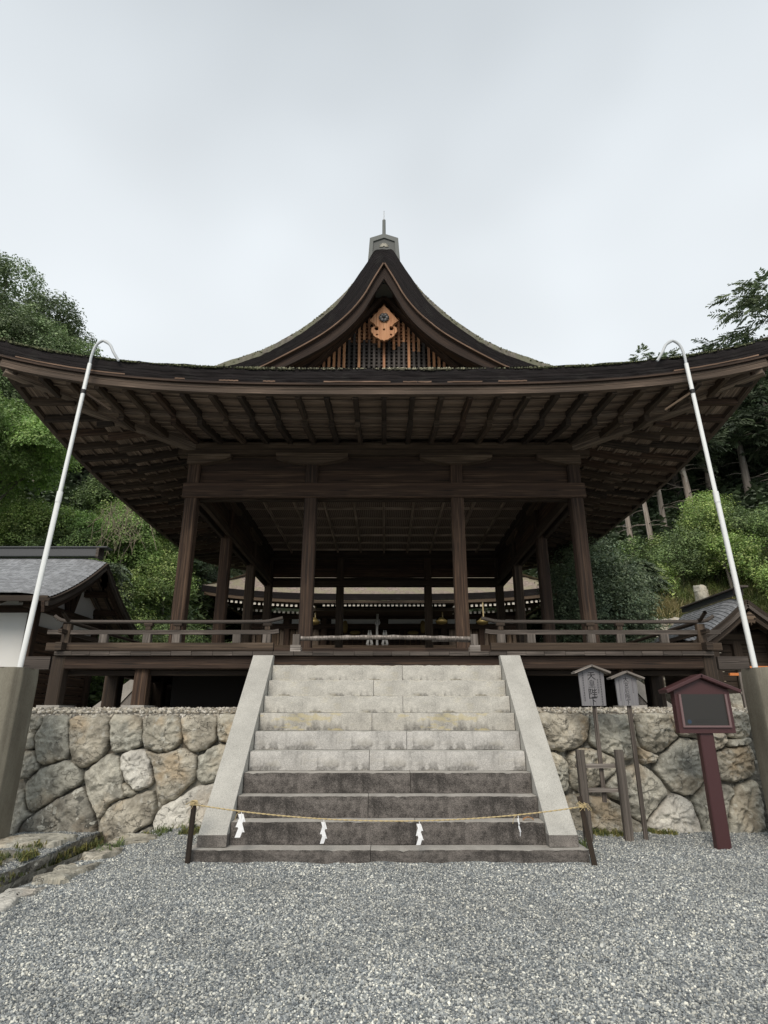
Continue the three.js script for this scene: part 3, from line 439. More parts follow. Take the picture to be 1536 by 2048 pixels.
{ // columns
  let k = 0; const col = (x, d, m) => post(pav, 'column', x, -d, 2.55, 6.3, 0.235, 0.235, m || [M.red, M.woodC, M.redB, M.wood][k++ % 4], 0.022);
  for (const x of UX) { col(x, DF); col(x, DB); } for (const s of [-1, 1]) for (const d of [UD[1], UD[2]]) col(s * PX, d);
}
{ // beams, boarded frieze and boat-shaped brackets on the four sides
  const sides = [[V(-PX, 0, -DF), V(PX, 0, -DF)], [V(PX, 0, -DB), V(-PX, 0, -DB)], [V(-PX, 0, -DB), V(-PX, 0, -DF)], [V(PX, 0, -DF), V(PX, 0, -DB)]];
  sides.forEach(([a, b], k) => {
    const dir = b.clone().sub(a).normalize(), out = V(dir.z, 0, -dir.x).negate(); const L = (o, y, e) => [a.clone().addScaledVector(dir, -e).addScaledVector(out, o).setY(y), b.clone().addScaledVector(dir, e).addScaledVector(out, o).setY(y)];
    let q = L(0.1, 5.505, k < 2 ? 0.16 : 0.02); beam(pav, 'tie_beam', q[0], q[1], 0.1, 0.3, k ? M.woodB : M.red, 0.012);
    q = L(-0.1, 5.44, k < 2 ? -0.12 : -0.2); beam(pav, 'tie_beam', q[0], q[1], 0.1, 0.17, M.wood, 0.012);
    for (let r = 0; r < 2; r++) { q = L(0.0 + 0.004 * r, 5.8 + 0.293 * r, -0.12); beam(pav, 'frieze_board', q[0], q[1], 0.05, 0.29, r ? M.redB : M.red); }
    q = L(0, 6.4, k < 2 ? 0.34 : -0.13); beam(pav, 'wall_plate', q[0], q[1], 0.26, 0.26, k ? M.woodB : M.woodC, 0.015);
  });
  const boat = (x, d, turn, k = 0) => { const w = 0.7, pts = k ? [[-0.13, 0], [-0.13, -0.225], [0.15, -0.225], [w * 0.45, -0.2], [w * 0.8, -0.145], [w, -0.09], [w, 0]].map(([a, b]) => [-k * a, b]) : [[-w, 0.0], [-w, -0.09], [-w * 0.8, -0.145], [-w * 0.45, -0.2], [-0.15, -0.225], [0.15, -0.225], [w * 0.45, -0.2], [w * 0.8, -0.145], [w, -0.09], [w, 0.0]]; const g = woodUV(extrude(pts, 0.24), 'x'); g.translate(0, 0, -0.12); g.rotateY(turn); put(pav, 'bracket_arm', g, M.rafter, V(x, 6.268, -d)); };
  UX.forEach((x, i) => boat(x, DF - 0.055, 0, [-1, 0, 0, 1][i])); for (const s of [-1, 1]) for (const d of [UD[1], UD[2]]) boat(s * PX, d, Math.PI / 2);
}
{ // coffered ceiling
  const ce = sub('coffered_ceiling', pav); const slat = texture(256, 64, (u, v) => { const k = Math.abs(((u * 16) % 1) - 0.5) > 0.22 ? 0.5 : 1; return [0.3 * k, 0.235 * k, 0.19 * k, k]; }, 0.8, 0.8);
  const cb = std(TX.woodGrey, 0.003, 0.85, [2.5, 2.25, 2.05]); box(ce, 'ceiling_panel', -3.55, 3.55, 6.5, 6.53, -DF - 0.13, -DB + 0.1, std(slat, 0.012, 0.9), 'x');
  for (let k = -4; k <= 4; k++) box(ce, 'ceiling_batten', k * 0.745 - 0.03, k * 0.745 + 0.03, 6.425, 6.497, -DF - 0.13, -DB + 0.13, cb, 'z');
  for (let k = 0; k < 10; k++) { const d = 11.2 + k * 0.79; box(ce, 'ceiling_batten', -3.54, 3.54, 6.44, 6.494, -d + 0.022, -d - 0.022, cb, 'x'); }
}
// eaves: heights along the overhang o (0 at the column line, EAVE at the edge), lifted towards the corners
const lift = (a, o, half) => 0.56 * Math.max(0, o) / EAVE * Math.pow(Math.abs(a) / half, 3.3);
const SIDES = [{ half: PX, to: (a, o, y) => V(a, y, -(DF - o)) }, { half: PZ, to: (a, o, y) => V(-(PX + o), y, ZC + a) }, { half: PZ, to: (a, o, y) => V(PX + o, y, ZC + a) }, { half: PX, to: (a, o, y) => V(a, y, -(DB + o)) }];
const OM = 1.38, boardLow = (o) => mix(6.625, 6.315, o / OM), boardHigh = (o) => mix(6.425, 6.28, (o - OM) / (2.45 - OM));
SIDES.forEach((S, k) => {
  const half = S.half + EAVE, P = (a, o, y) => S.to(a, o, y + lift(a, o, half));
  // boarding above the rafters
  for (const [o0, o1, f] of [[-0.15, OM + 0.05, boardLow], [OM, 2.5, boardHigh]]) put(pav, 'soffit_board', grid(40, 3, (s, t) => { const o = mix(o0, o1, t), a = mix(-1, 1, s) * (S.half + o); return P(a, o, f(o) + 0.012); }, (q) => (k === 0 || k === 3 ? [q.x, q.z] : [q.z, q.x])), M.soffit);
  const run = (o, y, w, h, name, mat, e = 0) => put(pav, name, sweep(lin(-(S.half + o + e), S.half + o + e, 36).map((a) => P(a, o, y)), w, h), mat);
  run(OM + 0.03, 6.375, 0.1, 0.1, 'eave_purlin', M.batten); run(2.45, 6.275, 0.085, 0.14, 'fascia', M.fascia, 0.02); run(2.49, 6.365, 0.1, 0.035, 'fascia', M.redB, 0.03);
  if (k === 3) return;
  for (const o of [0.3, 0.62, 0.94, 1.2]) run(o, boardLow(o) - 0.008, 0.045, 0.032, 'soffit_batten', M.batten); for (const o of [1.75, 2.1]) run(o, boardHigh(o) - 0.008, 0.045, 0.032, 'soffit_batten', M.batten);
  const sp = k ? 0.47 : 0.459, N = 13;
  for (let i = -N; i <= N; i++) {
    const a = i * sp, s0 = Math.max(-0.1, Math.abs(a) - S.half); const m = [M.wood, M.woodC, M.woodB, M.red][Math.floor(rnd() * 4)];
    if (s0 < OM - 0.15) beam(pav, 'rafter', P(a, s0, boardLow(s0) - 0.066), P(a, OM + 0.07, boardLow(OM + 0.07) - 0.066), 0.088, 0.13, m);
    const f0 = Math.max(OM - 0.02, s0); if (f0 < 2.3) beam(pav, 'flying_rafter', P(a, f0, boardHigh(f0) - 0.058), P(a, 2.4, boardHigh(2.4) - 0.058), 0.08, 0.115, m);
  }
});
for (const sx of [-1, 1]) for (const sz of [-1, 1]) {   // hip rafters, in two lengths
  const C = (o, y) => V(sx * (PX + o), y + lift(1, o, 1), sz > 0 ? -(DF - o) : -(DB + o));
  beam(pav, 'hip_rafter', C(-0.1, 6.46), C(OM + 0.25, 6.2), 0.17, 0.26, M.batten, 0.015); put(pav, 'hip_rafter', sweep([C(OM - 0.1, 6.33), C(1.8, 6.27), C(2.1, 6.22), C(2.42, 6.18)], 0.15, 0.2), M.batten);
}

// roof surface
const G0 = table([[0, 10.92], [0.18, 10.9], [0.37, 10.53], [0.47, 10.35], [0.9, 9.57], [1.37, 9.05], [1.83, 8.65], [2.28, 8.35], [2.74, 8.13], [3.2, 7.95], [4, 7.6], [5, 7.14], [6.3, 6.62]]);
const G = (x) => (x < 0.18 ? 10.9 : G0(x));
const K = table([[0, 10.6], [0.22, 10.17], [0.42, 9.75], [0.7, 9.34], [1.08, 8.94], [1.45, 8.65], [1.81, 8.41], [2.13, 8.21], [2.4, 8.05], [3, 7.75], [4, 7.3], [4.6, 7.05]]);   // lower edge of the gable thatch
const GD = 10.2, XE = PX + EAVE, roofLift = (x, z) => { const ax = Math.abs(x) / XE, az = Math.abs(z - ZC) / (PZ + EAVE); return ax > az ? 0.56 * Math.pow(ax, 6) * Math.pow(Math.min(1, az), 3.3) : 0.56 * Math.pow(az, 8) * Math.pow(Math.min(1, ax), 3.3); };
const shoulder = (x) => 0.36 * (1 - sstep(3.4, 6.0, Math.abs(x))) * sstep(0.35, 1.0, Math.abs(x));
function mainY(x, z) { const t = clamp((-z - GD) / 0.55), u = clamp((z + (2 * -ZC - GD)) / 0.55); const tt = Math.min(t, u); return G(Math.abs(x)) + shoulder(x) * Math.sqrt(1 - (1 - tt) ** 2) + roofLift(x, z); }
{
  const roof = sub('bark_roof', pav), rough = (x, z) => 0.018 * n3(x * 2, z * 2, 31) + 0.012 * n3(x * 7, z * 7, 32);
  // upper roof between the two gables
  const xs = [...lin(-XE, -0.5, 40), ...lin(-0.4, 0.4, 8), ...lin(0.5, XE, 40)], zz = [...lin(GD, GD + 0.6, 9), ...lin(GD + 0.75, 28.65 - GD + 0.0, 40)];
  const D2 = 2 * -ZC - GD, dsM = [...lin(GD, GD + 0.55, 9), ...lin(GD + 0.7, D2 - 0.7, 30), ...lin(D2 - 0.55, D2, 9)];
  put(roof, 'upper_slope', sheet(xs, dsM, (x, d) => mainY(x, -d) + rough(x, -d)), M.thatch);
  // skirts under the gables
  for (const s of [1, -1]) {
    const nearD = s > 0 ? DF - EAVE : DB + EAVE, q = (t) => (s > 0 ? mix(nearD, GD + 0.7, t) : mix(nearD, D2 - 0.7, t));
    put(roof, 'lower_slope', grid(90, 14, (u, t) => { const d = q(t), a = Math.abs(d - nearD), x = mix(-XE, XE, u); return V(x, Math.min(G(XE - a), G(Math.abs(x)) + shoulder(x)) + roofLift(x, -d) + rough(x, -d), -d); }, (p) => [p.x, p.z]), M.thatch);
  }
  // thick cut edge of the eaves
  SIDES.forEach((S) => {
    const half = S.half + EAVE; put(roof, 'eave_edge', grid(160, 7, (s, t) => { const a = mix(-1, 1, s) * half, l = lift(a, EAVE, half), top = 6.64 + l + 0.02 * n3(a * 3, t, 5), bot = 6.385 + l, w = (0.02 * n3(a * 2.2, t * 2, 8) + 0.012 * n3(a * 9, t * 5, 9)); const y = mix(top, bot, t); const ins = t < 0.15 ? 0.03 : 0.0; const q = S.to(a * (1 - 0.0), EAVE + 0.02 + w - ins - 0.05 * t, y); return q; }, (q, s, t) => [s * 12, t * 0.34]), M.bark);
    put(roof, 'eave_underside', grid(60, 2, (s, t) => { const o = mix(EAVE - 0.03, 2.38, t), a = mix(-1, 1, s) * (S.half + o); return S.to(a, o, 6.386 + lift(a, o, half)); }, (q, s, t) => [s * 12, t * 0.2]), M.bark);
    // line of fresh cut bark ends along the foot of the edge
    if (S === SIDES[0]) for (const [a0, a1] of [[-2.6, -2.3], [-1.9, -1.72], [-0.95, 0.1], [0.3, 0.75], [1.0, 1.55], [1.8, 2.25], [-3.3, -3.15], [-5.9, -4.1], [4.6, 6.0]]) put(roof, 'bark_ends', sweep(lin(a0, a1, 10).map((a) => S.to(a, EAVE - 0.028 + 0.006 * n3(a * 20, 1, 1), 6.395 + lift(a, EAVE, half))), 0.05, 0.022), M.barkEnd);
  });
  // moss tufts on the eave edge and the slopes that show
  const r = rngOf(88), list = [], cols = [], q = new THREE.Quaternion(), m = new THREE.Matrix4();
  const addTuft = (p, s) => { q.setFromEuler(new THREE.Euler((r() - 0.5), r() * 6, (r() - 0.5))); m.compose(p, q, V(s, s * (0.5 + 0.7 * r()), s)); list.push(m.clone()); const k = r(); const w = clamp(1 - Math.abs(p.x) / 2.8); cols.push(new THREE.Color().setRGB(mix(0.05 + 0.1 * k, 0.2 + 0.2 * k, w), mix(0.06 + 0.1 * k, 0.19 + 0.18 * k, w), mix(0.03 + 0.05 * k, 0.14 + 0.13 * k, w))); };
  for (let i = 0; i < 9000; i++) { const k = Math.floor(r() * 3), S = SIDES[k], half = S.half + EAVE, a = (r() * 2 - 1) * half, o = EAVE + 0.02 - 0.25 * r() * r(); const clump = 0.5 + 0.5 * n3(a * 1.3, k * 5, 3); if (r() > 0.35 + clump) continue; addTuft(S.to(a, o, 6.635 + lift(a, EAVE, half) + (EAVE - o) * 0.42), 0.014 + 0.03 * r() * clump); }
  for (let i = 0; i < 7000; i++) { const x = (r() * 2 - 1) * 5.2, d = GD + 0.02 + r() * 1.6; if (Math.abs(x) < 0.5) continue; addTuft(V(x, mainY(x, -d) - 0.005, -d), 0.012 + 0.02 * r()); }
  instanced(roof, 'moss', new THREE.ConeGeometry(0.8, 1.6, 5), flat(1, 1, 1, 1), list, cols);

  // gable ends
  for (const s of [1, -1]) {
    const gz = (d) => (s > 0 ? -(GD + d) : -(D2 - d)), xg = lin(-4.6, 4.6, 92);
    put(roof, 'gable_thatch_edge', grid(184, 5, (u, t) => { const x = mix(-4.6, 4.6, u), ax = Math.abs(x), y = mix(G(ax) + 0.005, K(ax), t); return V(x, y + 0.008 * n3(x * 9, t * 4, 6), gz(0.0 + 0.04 * t + 0.008 * n3(x * 6, t * 6, 2))); }, (q, u, t) => [u * 11, t * 0.6]), M.bark);
    put(roof, 'gable_soffit', grid(92, 2, (u, t) => { const x = mix(-4.6, 4.6, u); return V(x, K(Math.abs(x)) - 0.03, gz(mix(0.03, 0.9, t))); }, (q, u, t) => [u * 10, t]), M.red);
    if (s < 0) continue;
    for (const h of [-1, 1]) {
      put(roof, 'bark_ends', sweep(lin(0.012, 4.6, 50).map((x) => V(h * x, K(x) - 0.012, gz(0.035))), 0.035, 0.026), M.barkEnd);
      put(roof, 'bargeboard', grid(46, 1, (u, t) => { const x = mix(0, 4.6, u); return V(h * x, K(x) - 0.035 - t * mix(0.34, 0.2, clamp(x / 2)), gz(0.1)); }, (q, u, t) => [u * 6, t * 0.4]), M.barge);
      put(roof, 'bargeboard', grid(46, 1, (u, t) => { const x = mix(0, 4.6, u); return V(h * x, K(x) - 0.035 - mix(0.34, 0.2, clamp(x / 2)), gz(mix(0.1, 0.17, t))); }, (q, u, t) => [u * 6, t * 0.4]), M.barge);
      const rk = (o, dy, w, hh, mat, name) => put(roof, name, sweep([V(0, 10.2 + dy, gz(o)), V(h * 0.7, 9.36 + dy, gz(o)), V(h * 1.42, 8.53 + dy, gz(o)), V(h * 2.2, 7.72 + dy, gz(o))], w, hh), mat);
      rk(0.74, 0.1, 0.12, 0.2, M.redB, 'gable_rake'); rk(0.66, 0.0, 0.05, 0.07, M.red, 'gable_rake'); 
      put(roof, 'gable_soffit', grid(20, 1, (u, t) => { const x = u * 3; return V(h * x, mix(K(x) - 0.1, 10.26 - 1.14 * x, t), gz(0.86)); }), M.red);
    }
    // lattice behind
    const y0 = 7.9, tri = (x) => 10.2 - 1.175 * Math.abs(x);
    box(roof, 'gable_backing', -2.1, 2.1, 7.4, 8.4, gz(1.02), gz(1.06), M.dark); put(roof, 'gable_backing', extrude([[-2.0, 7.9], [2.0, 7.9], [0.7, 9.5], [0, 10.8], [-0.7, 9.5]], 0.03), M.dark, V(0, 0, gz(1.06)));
    for (let k2 = -16; k2 <= 16; k2++) { const x = k2 * 0.108, t = tri(x) - 0.02; if (t < y0 + 0.1) continue; const old = Math.abs(k2) < 9 && (k2 * 7 + 50) % 5 > 0; const cut = old ? Math.min(t, 9.1 + 0.3 * n3(k2 * 0.7, 1, 1)) : y0; if (cut > y0) post(roof, 'lattice_bar', x, gz(0.86), y0, cut, 0.054, 0.05, M.paleC); if (t > cut) post(roof, 'lattice_bar', x, gz(0.86), cut, t, 0.054, 0.05, Math.abs(k2) % 3 ? M.pale : M.paleB); }
    for (let y = 8.0; y < 10; y += 0.088) { const w = (10.15 - y) / 1.175; if (w > 0.05) box(roof, 'lattice_bar', -w, w, y - 0.02, y + 0.02, gz(0.905), gz(0.95), y < 9.15 ? M.paleC : M.paleB); }
    // pendant board with its flower boss
    const pen = sub('gable_pendant', roof), oy = 9.4; const arc = (cx, cy, r0, a0, a1, n = 8) => lin(a0, a1, n).map((a) => [cx + r0 * Math.cos(a), cy + r0 * Math.sin(a)]);
    const half = [[0, 0.5], [0.31, 0.1], [0.27, 0.06], [0.22, 0.03], [0.18, -0.03], [0.19, -0.06], [0.23, -0.055], [0.275, -0.1], [0.285, -0.17], [0.255, -0.22], [0.235, -0.235], [0.225, -0.28], [0.16, -0.335], [0.13, -0.34], [0.08, -0.385], [0.03, -0.39], [0, -0.42]];
    const outline = [...half, ...half.slice(1, -1).reverse().map(([x, y]) => [-x, y])].map(([x, y]) => [x, oy + y]);
    const holes = [arc(0.155, oy - 0.1, 0.055, -2.2, 2.3), arc(-0.155, oy - 0.1, 0.055, 0.84, 5.35), arc(0, oy - 0.13, 0.028, 0, 6.0), arc(0.15, oy - 0.26, 0.03, 0.2, 6.2, 4), arc(-0.15, oy - 0.26, 0.03, 0.2, 6.2, 4)];
    put(pen, 'pendant_board', woodUV(extrude(outline, 0.05, holes), 'y'), M.pale, V(0, 0, gz(0.6)));
    const fl = []; for (let i = 0; i < 6; i++) { const a = i * Math.PI / 3, c = new THREE.SphereGeometry(0.05, 10, 6); c.scale(1, 1, 0.4); c.translate(0.066 * Math.cos(a), oy + 0.16 + 0.066 * Math.sin(a), 0); fl.push(c); } const core = new THREE.SphereGeometry(0.035, 10, 6); core.translate(0, oy + 0.16, 0.02); fl.push(core); const hexa = new THREE.CylinderGeometry(0.112, 0.112, 0.025, 6); hexa.rotateX(Math.PI / 2); hexa.translate(0, oy + 0.16, -0.015); fl.push(hexa);
    put(pen, 'flower_boss', mergeGeometries(fl), M.bronze, V(0, 0, gz(0.52)));
  }
  // copper sheathed ridge box with its end plate
  const rg = sub('ridge', pav); const prof = [[-0.4, 10.2], [-0.35, 10.6], [-0.3, 11.33], [0, 11.45], [0.3, 11.33], [0.35, 10.6], [0.4, 10.2]]; const gl = woodUV(extrude(prof, D2 - GD - 0.45), 'z'); put(rg, 'ridge_box', gl, M.copper, V(0, 0, -D2 + 0.2));
  put(rg, 'ridge_end_frame', woodUV(extrude([[-0.43, 10.2], [-0.355, 10.6], [-0.31, 11.35], [0, 11.47], [0.31, 11.35], [0.355, 10.6], [0.43, 10.2]], 0.06, [[[-0.28, 10.3], [0.28, 10.3], [0.235, 11.26], [0, 11.36], [-0.235, 11.26]]]), 'y'), M.copper, V(0, 0, -GD - 0.2));
  put(rg, 'ridge_end_plate', extrude([[-0.3, 10.3], [0.3, 10.3], [0.24, 11.28], [0, 11.38], [-0.24, 11.28]], 0.03), flat(0.1, 0.105, 0.1, 0.75), V(0, 0, -GD - 0.2));
  { const pet = []; for (let i = 0; i <= 8; i++) { const a = i * Math.PI / 8; const c = new THREE.SphereGeometry(0.05, 8, 5); c.scale(1, 0.24, 0.2); c.translate(0.06, 0, 0); c.rotateZ(a); pet.push(c); } put(rg, 'crest', mergeGeometries(pet), flat(0.42, 0.4, 0.33, 0.6), V(0, 11.13, -GD - 0.16)); }
  put(rg, 'lightning_rod_base', new THREE.CylinderGeometry(0.038, 0.042, 0.55, 10), M.copper, V(0, 11.72, -GD - 0.3)); put(rg, 'lightning_rod', new THREE.CylinderGeometry(0.009, 0.012, 0.28, 8), M.hose, V(0, 12.13, -GD - 0.3));
}
{ // low railings either side of the stair head
  const dz = -9.42, floor = 2.36;
  for (const s of [-1, 1]) {
    const rl = sub('railing', pav), xi = s < 0 ? -1.62 : 1.56, xc = s * 4.97; const X = (x) => x;
    const top = [V(xi - s * 0.02, floor + 0.53, dz), V(xi + s * 0.1, floor + 0.5, dz), V(xi + s * 0.22, floor + 0.475, dz), V(xi + s * 0.5, floor + 0.47, dz), V(xc - s * 0.35, floor + 0.47, dz), V(xc + s * 0.02, floor + 0.475, dz), V(xc + s * 0.14, floor + 0.5, dz), V(xc + s * 0.24, floor + 0.56, dz)];
    put(rl, 'top_rail', tube(top, 0.029, 60, 9), M.greyB); 
    put(rl, 'middle_rail', sweep([V(xi + s * 0.03, floor + 0.325, dz), V(xi + s * 0.12, floor + 0.31, dz), V(xi + s * 0.3, floor + 0.305, dz), V(xc, floor + 0.305, dz), V(xc + s * 0.3, floor + 0.31, dz)], 0.055, 0.066), M.greyB); beam(rl, 'bottom_rail', V(xi + s * 0.1, floor + 0.078, dz), V(xc + s * 0.27, floor + 0.078, dz), 0.1, 0.125, M.wood, 0.01);
    for (const px of [1.83, 2.3, 3.24, 3.7, 4.38, 4.97]) { const h = px > 4.9 ? 0.43 : 0.27; post(rl, 'baluster', s * px, dz, floor + 0.141, floor + h, 0.125, 0.09, px > 4.9 ? M.wood : M.grey, 0.008); if (px < 4.9 && px !== 2.3 && px !== 4.38) { post(rl, 'baluster', s * px, dz, floor + 0.34, floor + 0.41, 0.08, 0.07, M.wood); box(rl, 'rail_block', s * px - 0.065, s * px + 0.065, floor + 0.405, floor + 0.45, dz + 0.05, dz - 0.05, M.woodB); } }
    // the return along the side of the veranda
    put(rl, 'top_rail', tube([V(xc - s * 0.01, floor + 0.58, dz + 0.25), V(xc, floor + 0.505, dz + 0.1), V(xc, floor + 0.475, dz - 0.1), V(xc, floor + 0.47, dz - 1), V(xc, floor + 0.47, dz - 10.4)], 0.029, 50, 9), M.woodB);
    beam(rl, 'middle_rail', V(xc, floor + 0.302, dz + 0.22), V(xc, floor + 0.302, dz - 10.4), 0.055, 0.06, M.woodB); beam(rl, 'bottom_rail', V(xc, floor + 0.074, dz + 0.2), V(xc, floor + 0.074, dz - 10.4), 0.1, 0.12, M.woodB);
    for (let d = 1.3; d < 10.4; d += 1.3) post(rl, 'baluster', xc, dz - d, floor + 0.13, floor + 0.45, 0.1, 0.1, M.wood);
  }
}
// bamboo bar across the stair head
{
  const b = thing('bamboo_barrier', 'weathered bamboo bar laid between two short wooden stands at the stair head', 'barrier', 0, 2.36, -9.4);
  for (const s of [-1, 1]) { post(b, 'stand', s * 1.385 + 0.02, -9.4, 2.4, 2.63, 0.11, 0.09, M.grey, 0.008); box(b, 'stand_foot', s * 1.385 - 0.06, s * 1.385 + 0.1, 2.364, 2.46, -9.32, -9.36, M.greyL); box(b, 'stand_foot', s * 1.385 - 0.06, s * 1.385 + 0.1, 2.364, 2.44, -9.45, -9.5, M.greyL); }
  const pts = [], rad = []; for (let i = 0; i <= 44; i++) { const t = i / 44, node = i % 4 === 0; pts.push(V(mix(-1.3, 1.36, t), 2.575 + 0.02 * Math.sin(t * 3.3) - 0.01, -9.4)); rad.push(node ? 0.038 : 0.0335); }
  put(b, 'bamboo_pole', taperTube(pts, rad, 10), M.greyL); put(b, 'bamboo_pole', taperTube([V(0.75, 2.545, -9.43), V(1.05, 2.55, -9.43), V(1.37, 2.535, -9.43)], [0.03, 0.028, 0.027], 9), M.greyL);
}

// ---------------------------------------------------------------- small gabled halls left and right
// W(l, t, y): l along the ridge (gable in view at l = L1), t across it
function gableHall(h, W, o) {
  const { L0, L1, T, yE, yR, wl, wt, y0, wallMat, boardTop, boardMat } = o, prof = (t) => { const a = Math.min(1, Math.abs(t) / T); return mix(yR, yE, a * (1.32 - 0.32 * a)); };
  const roll = (l) => 0.26 * o.roll * Math.pow(clamp((l - (L1 - 0.75)) / 0.75), 2), roof = sub('shingle_roof', h);
  // stepped courses of shingles
  for (const s of [-1, 1]) {
    const n = o.courses, P = [], U = [], seg = 14, ls = [...lin(L0, L1 - 0.8, 6), ...lin(L1 - 0.7, L1, 8)];
    const quad = (a, b, c, d, ua, ub, uc, ud) => { for (const [p, u] of [[a, ua], [b, ub], [c, uc], [a, ua], [c, uc], [d, ud]]) { P.push(p.x, p.y, p.z); U.push(...u); } };
    for (let k = 0; k < n; k++) {
      const ta = s * T * k / n, tb = s * T * (k + 1.25) / n, lap = 0.022;
      for (let i = 0; i < ls.length - 1; i++) { const la = ls[i], lb = ls[i + 1], A = (l, t, e) => W(l, t, prof(t) - roll(l) + e); const v0 = k * 0.17, v1 = v0 + 0.2; quad(A(la, ta, 0.0), A(lb, ta, 0.0), A(lb, tb, lap), A(la, tb, lap), [la, v0], [lb, v0], [lb, v1], [la, v1]); quad(A(la, tb, lap), A(lb, tb, lap), A(lb, tb, lap - 0.03), A(la, tb, lap - 0.03), [la, v1], [lb, v1], [lb, v1 + 0.02], [la, v1 + 0.02]); }
    }
    const g = new THREE.BufferGeometry(); g.setAttribute('position', new THREE.Float32BufferAttribute(P, 3)); g.setAttribute('uv', new THREE.Float32BufferAttribute(U, 2)); g.computeVertexNormals(); stuff(put(roof, 'shingle_courses', g, o.roofMat));
    const ts = lin(0, s * T * 1.02, 14);
    put(roof, 'bargeboard', sweep(ts.map((t) => W(L1 - 0.06, t, prof(t) - 0.32)), 0.07, 0.24), o.trim); put(roof, 'barge_edge', sweep(ts.map((t) => W(L1 - 0.03, t, prof(t) - 0.2 - 0.06)), 0.16, 0.09), M.greyB); put(roof, 'barge_edge', sweep(ts.map((t) => W(L1 + 0.0, t, prof(t) - 0.17)), 0.12, 0.06), M.woodB);
    put(roof, 'soffit_board', grid(1, 12, (u, v) => W(mix(L0, L1 - 0.1, u), s * T * v * 1.0, prof(T * v) - 0.16), (q) => [q.x, q.z]), M.batten);
    put(roof, 'eave_board', sweep([W(L0, s * T * 1.0, prof(T) - 0.09), W(L1, s * T * 1.0, prof(T) - 0.09 - 0.1 * o.roll)], 0.06, 0.12), M.woodB);
    for (const f of [0.0, 0.5, 0.95]) beam(h, 'purlin', W(wl - 0.3, s * wt * f, prof(wt * f) - 0.3), W(L1 - 0.08, s * wt * f, prof(wt * f) - 0.3), 0.13, 0.16, o.trim, 0.01);
    for (let l = wl + 0.15; l < L1 - 0.15; l += 0.3) put(h, 'rafter', sweep(lin(0, s * T * 0.97, 6).map((t) => W(l, t, prof(t) - 0.21)), 0.065, 0.08), M.greyB);
    for (let l = L0 + 0.2; l < wl; l += 0.32) beam(h, 'rafter', W(l, s * wt, prof(wt) - 0.21), W(l, s * T * 0.98, prof(T) - 0.2), 0.065, 0.08, M.woodB);
  }
  const rh = o.rh || 0.22; beam(roof, 'ridge_box', W(L0, 0, yR + 0.03 + rh / 2), W(L1 - 0.25, 0, yR + 0.03 + rh / 2), o.ridge, rh, M.tile, 0.01); beam(roof, 'ridge_cap', W(L0, 0, yR + 0.055 + rh), W(L1 + 0.03, 0, yR + 0.055 + rh), o.ridge + 0.08, 0.04, o.rh ? M.greyB : M.tile, 0.01); 
  beam(roof, 'ridge_end', W(L1 - 0.25, 0, yR + 0.02 + rh / 2), W(L1 - 0.18, 0, yR + 0.02 + rh / 2), o.ridge + 0.06, rh + 0.06, M.greyB, 0.02);
  // walls, posts and gable
  const pl = (name, a, b, c, d, mat, uvk) => put(h, name, grid(1, 1, (u, v) => { const p = a.clone().lerp(b, u), q = d.clone().lerp(c, u); return p.lerp(q, v); }, (q, u, v) => [u * a.distanceTo(b), v * a.distanceTo(d)]), mat);
  for (const s of [-1, 1]) { pl('wall', W(L0, s * wt, y0), W(wl, s * wt, y0), W(wl, s * wt, prof(wt) - 0.15), W(L0, s * wt, prof(wt) - 0.15), wallMat); }
  const gb = o.gableY; pl('wall', W(wl, -wt, boardTop), W(wl, wt, boardTop), W(wl, wt, gb), W(wl, -wt, gb), M.plasterOr(o)); 
  const tri = grid(12, 1, (u, v) => { const t = mix(-wt, wt, u); return W(wl - 0.01, t, mix(gb - 0.05, prof(t) - 0.15, v)); }, (q, u, v) => [u * 2, v]); put(h, 'gable_wall', tri, M.plasterOr(o));
  const nb = Math.ceil((boardTop - y0) / 0.24); for (let i = 0; i < nb; i++) { const ya = y0 + i * (boardTop - y0) / nb, yb = ya + (boardTop - y0) / nb - 0.012; beam(h, 'wall_board', W(wl + 0.01, -wt, (ya + yb) / 2), W(wl + 0.01, wt, (ya + yb) / 2), 0.03, yb - ya, boardMat); }
  for (const t of [-wt, 0, wt]) beam(h, 'post', W(wl + 0.02, t, y0), W(wl + 0.02, t, t ? prof(wt) - 0.15 : gb), 0.2, 0.2, o.trim, 0.01, W(1, 0, 0).sub(W(0, 0, 0)));
  beam(h, 'tie_beam', W(wl + 0.06, -wt - 0.45, gb + 0.02), W(wl + 0.06, wt + 0.45, gb + 0.02), 0.16, 0.2, o.trim, 0.01); beam(h, 'tie_beam', W(wl + 0.05, -wt, boardTop + 0.05), W(wl + 0.05, wt, boardTop + 0.05), 0.13, 0.16, o.trim, 0.01);
  for (const s of [-1, 1]) beam(h, 'gable_strut', W(wl + 0.04, s * 0.1, gb + 0.1), W(wl + 0.04, s * 0.42, prof(0.42) - 0.3), 0.09, 0.1, o.trim);
  beam(h, 'gable_strut', W(wl + 0.05, 0, gb + 0.1), W(wl + 0.05, 0, yR - 0.25), 0.12, 0.12, o.trim, 0, W(1, 0, 0).sub(W(0, 0, 0)));
  // carved pendant under the apex
  const pn = [[0, 0.02], [0.16, -0.12], [0.2, -0.22], [0.13, -0.2], [0.1, -0.27], [0.17, -0.3], [0.12, -0.4], [0.03, -0.36], [0, -0.47]]; const pg = extrude([...pn, ...pn.slice(1, -1).reverse().map(([x, y]) => [-x, y])], 0.05);
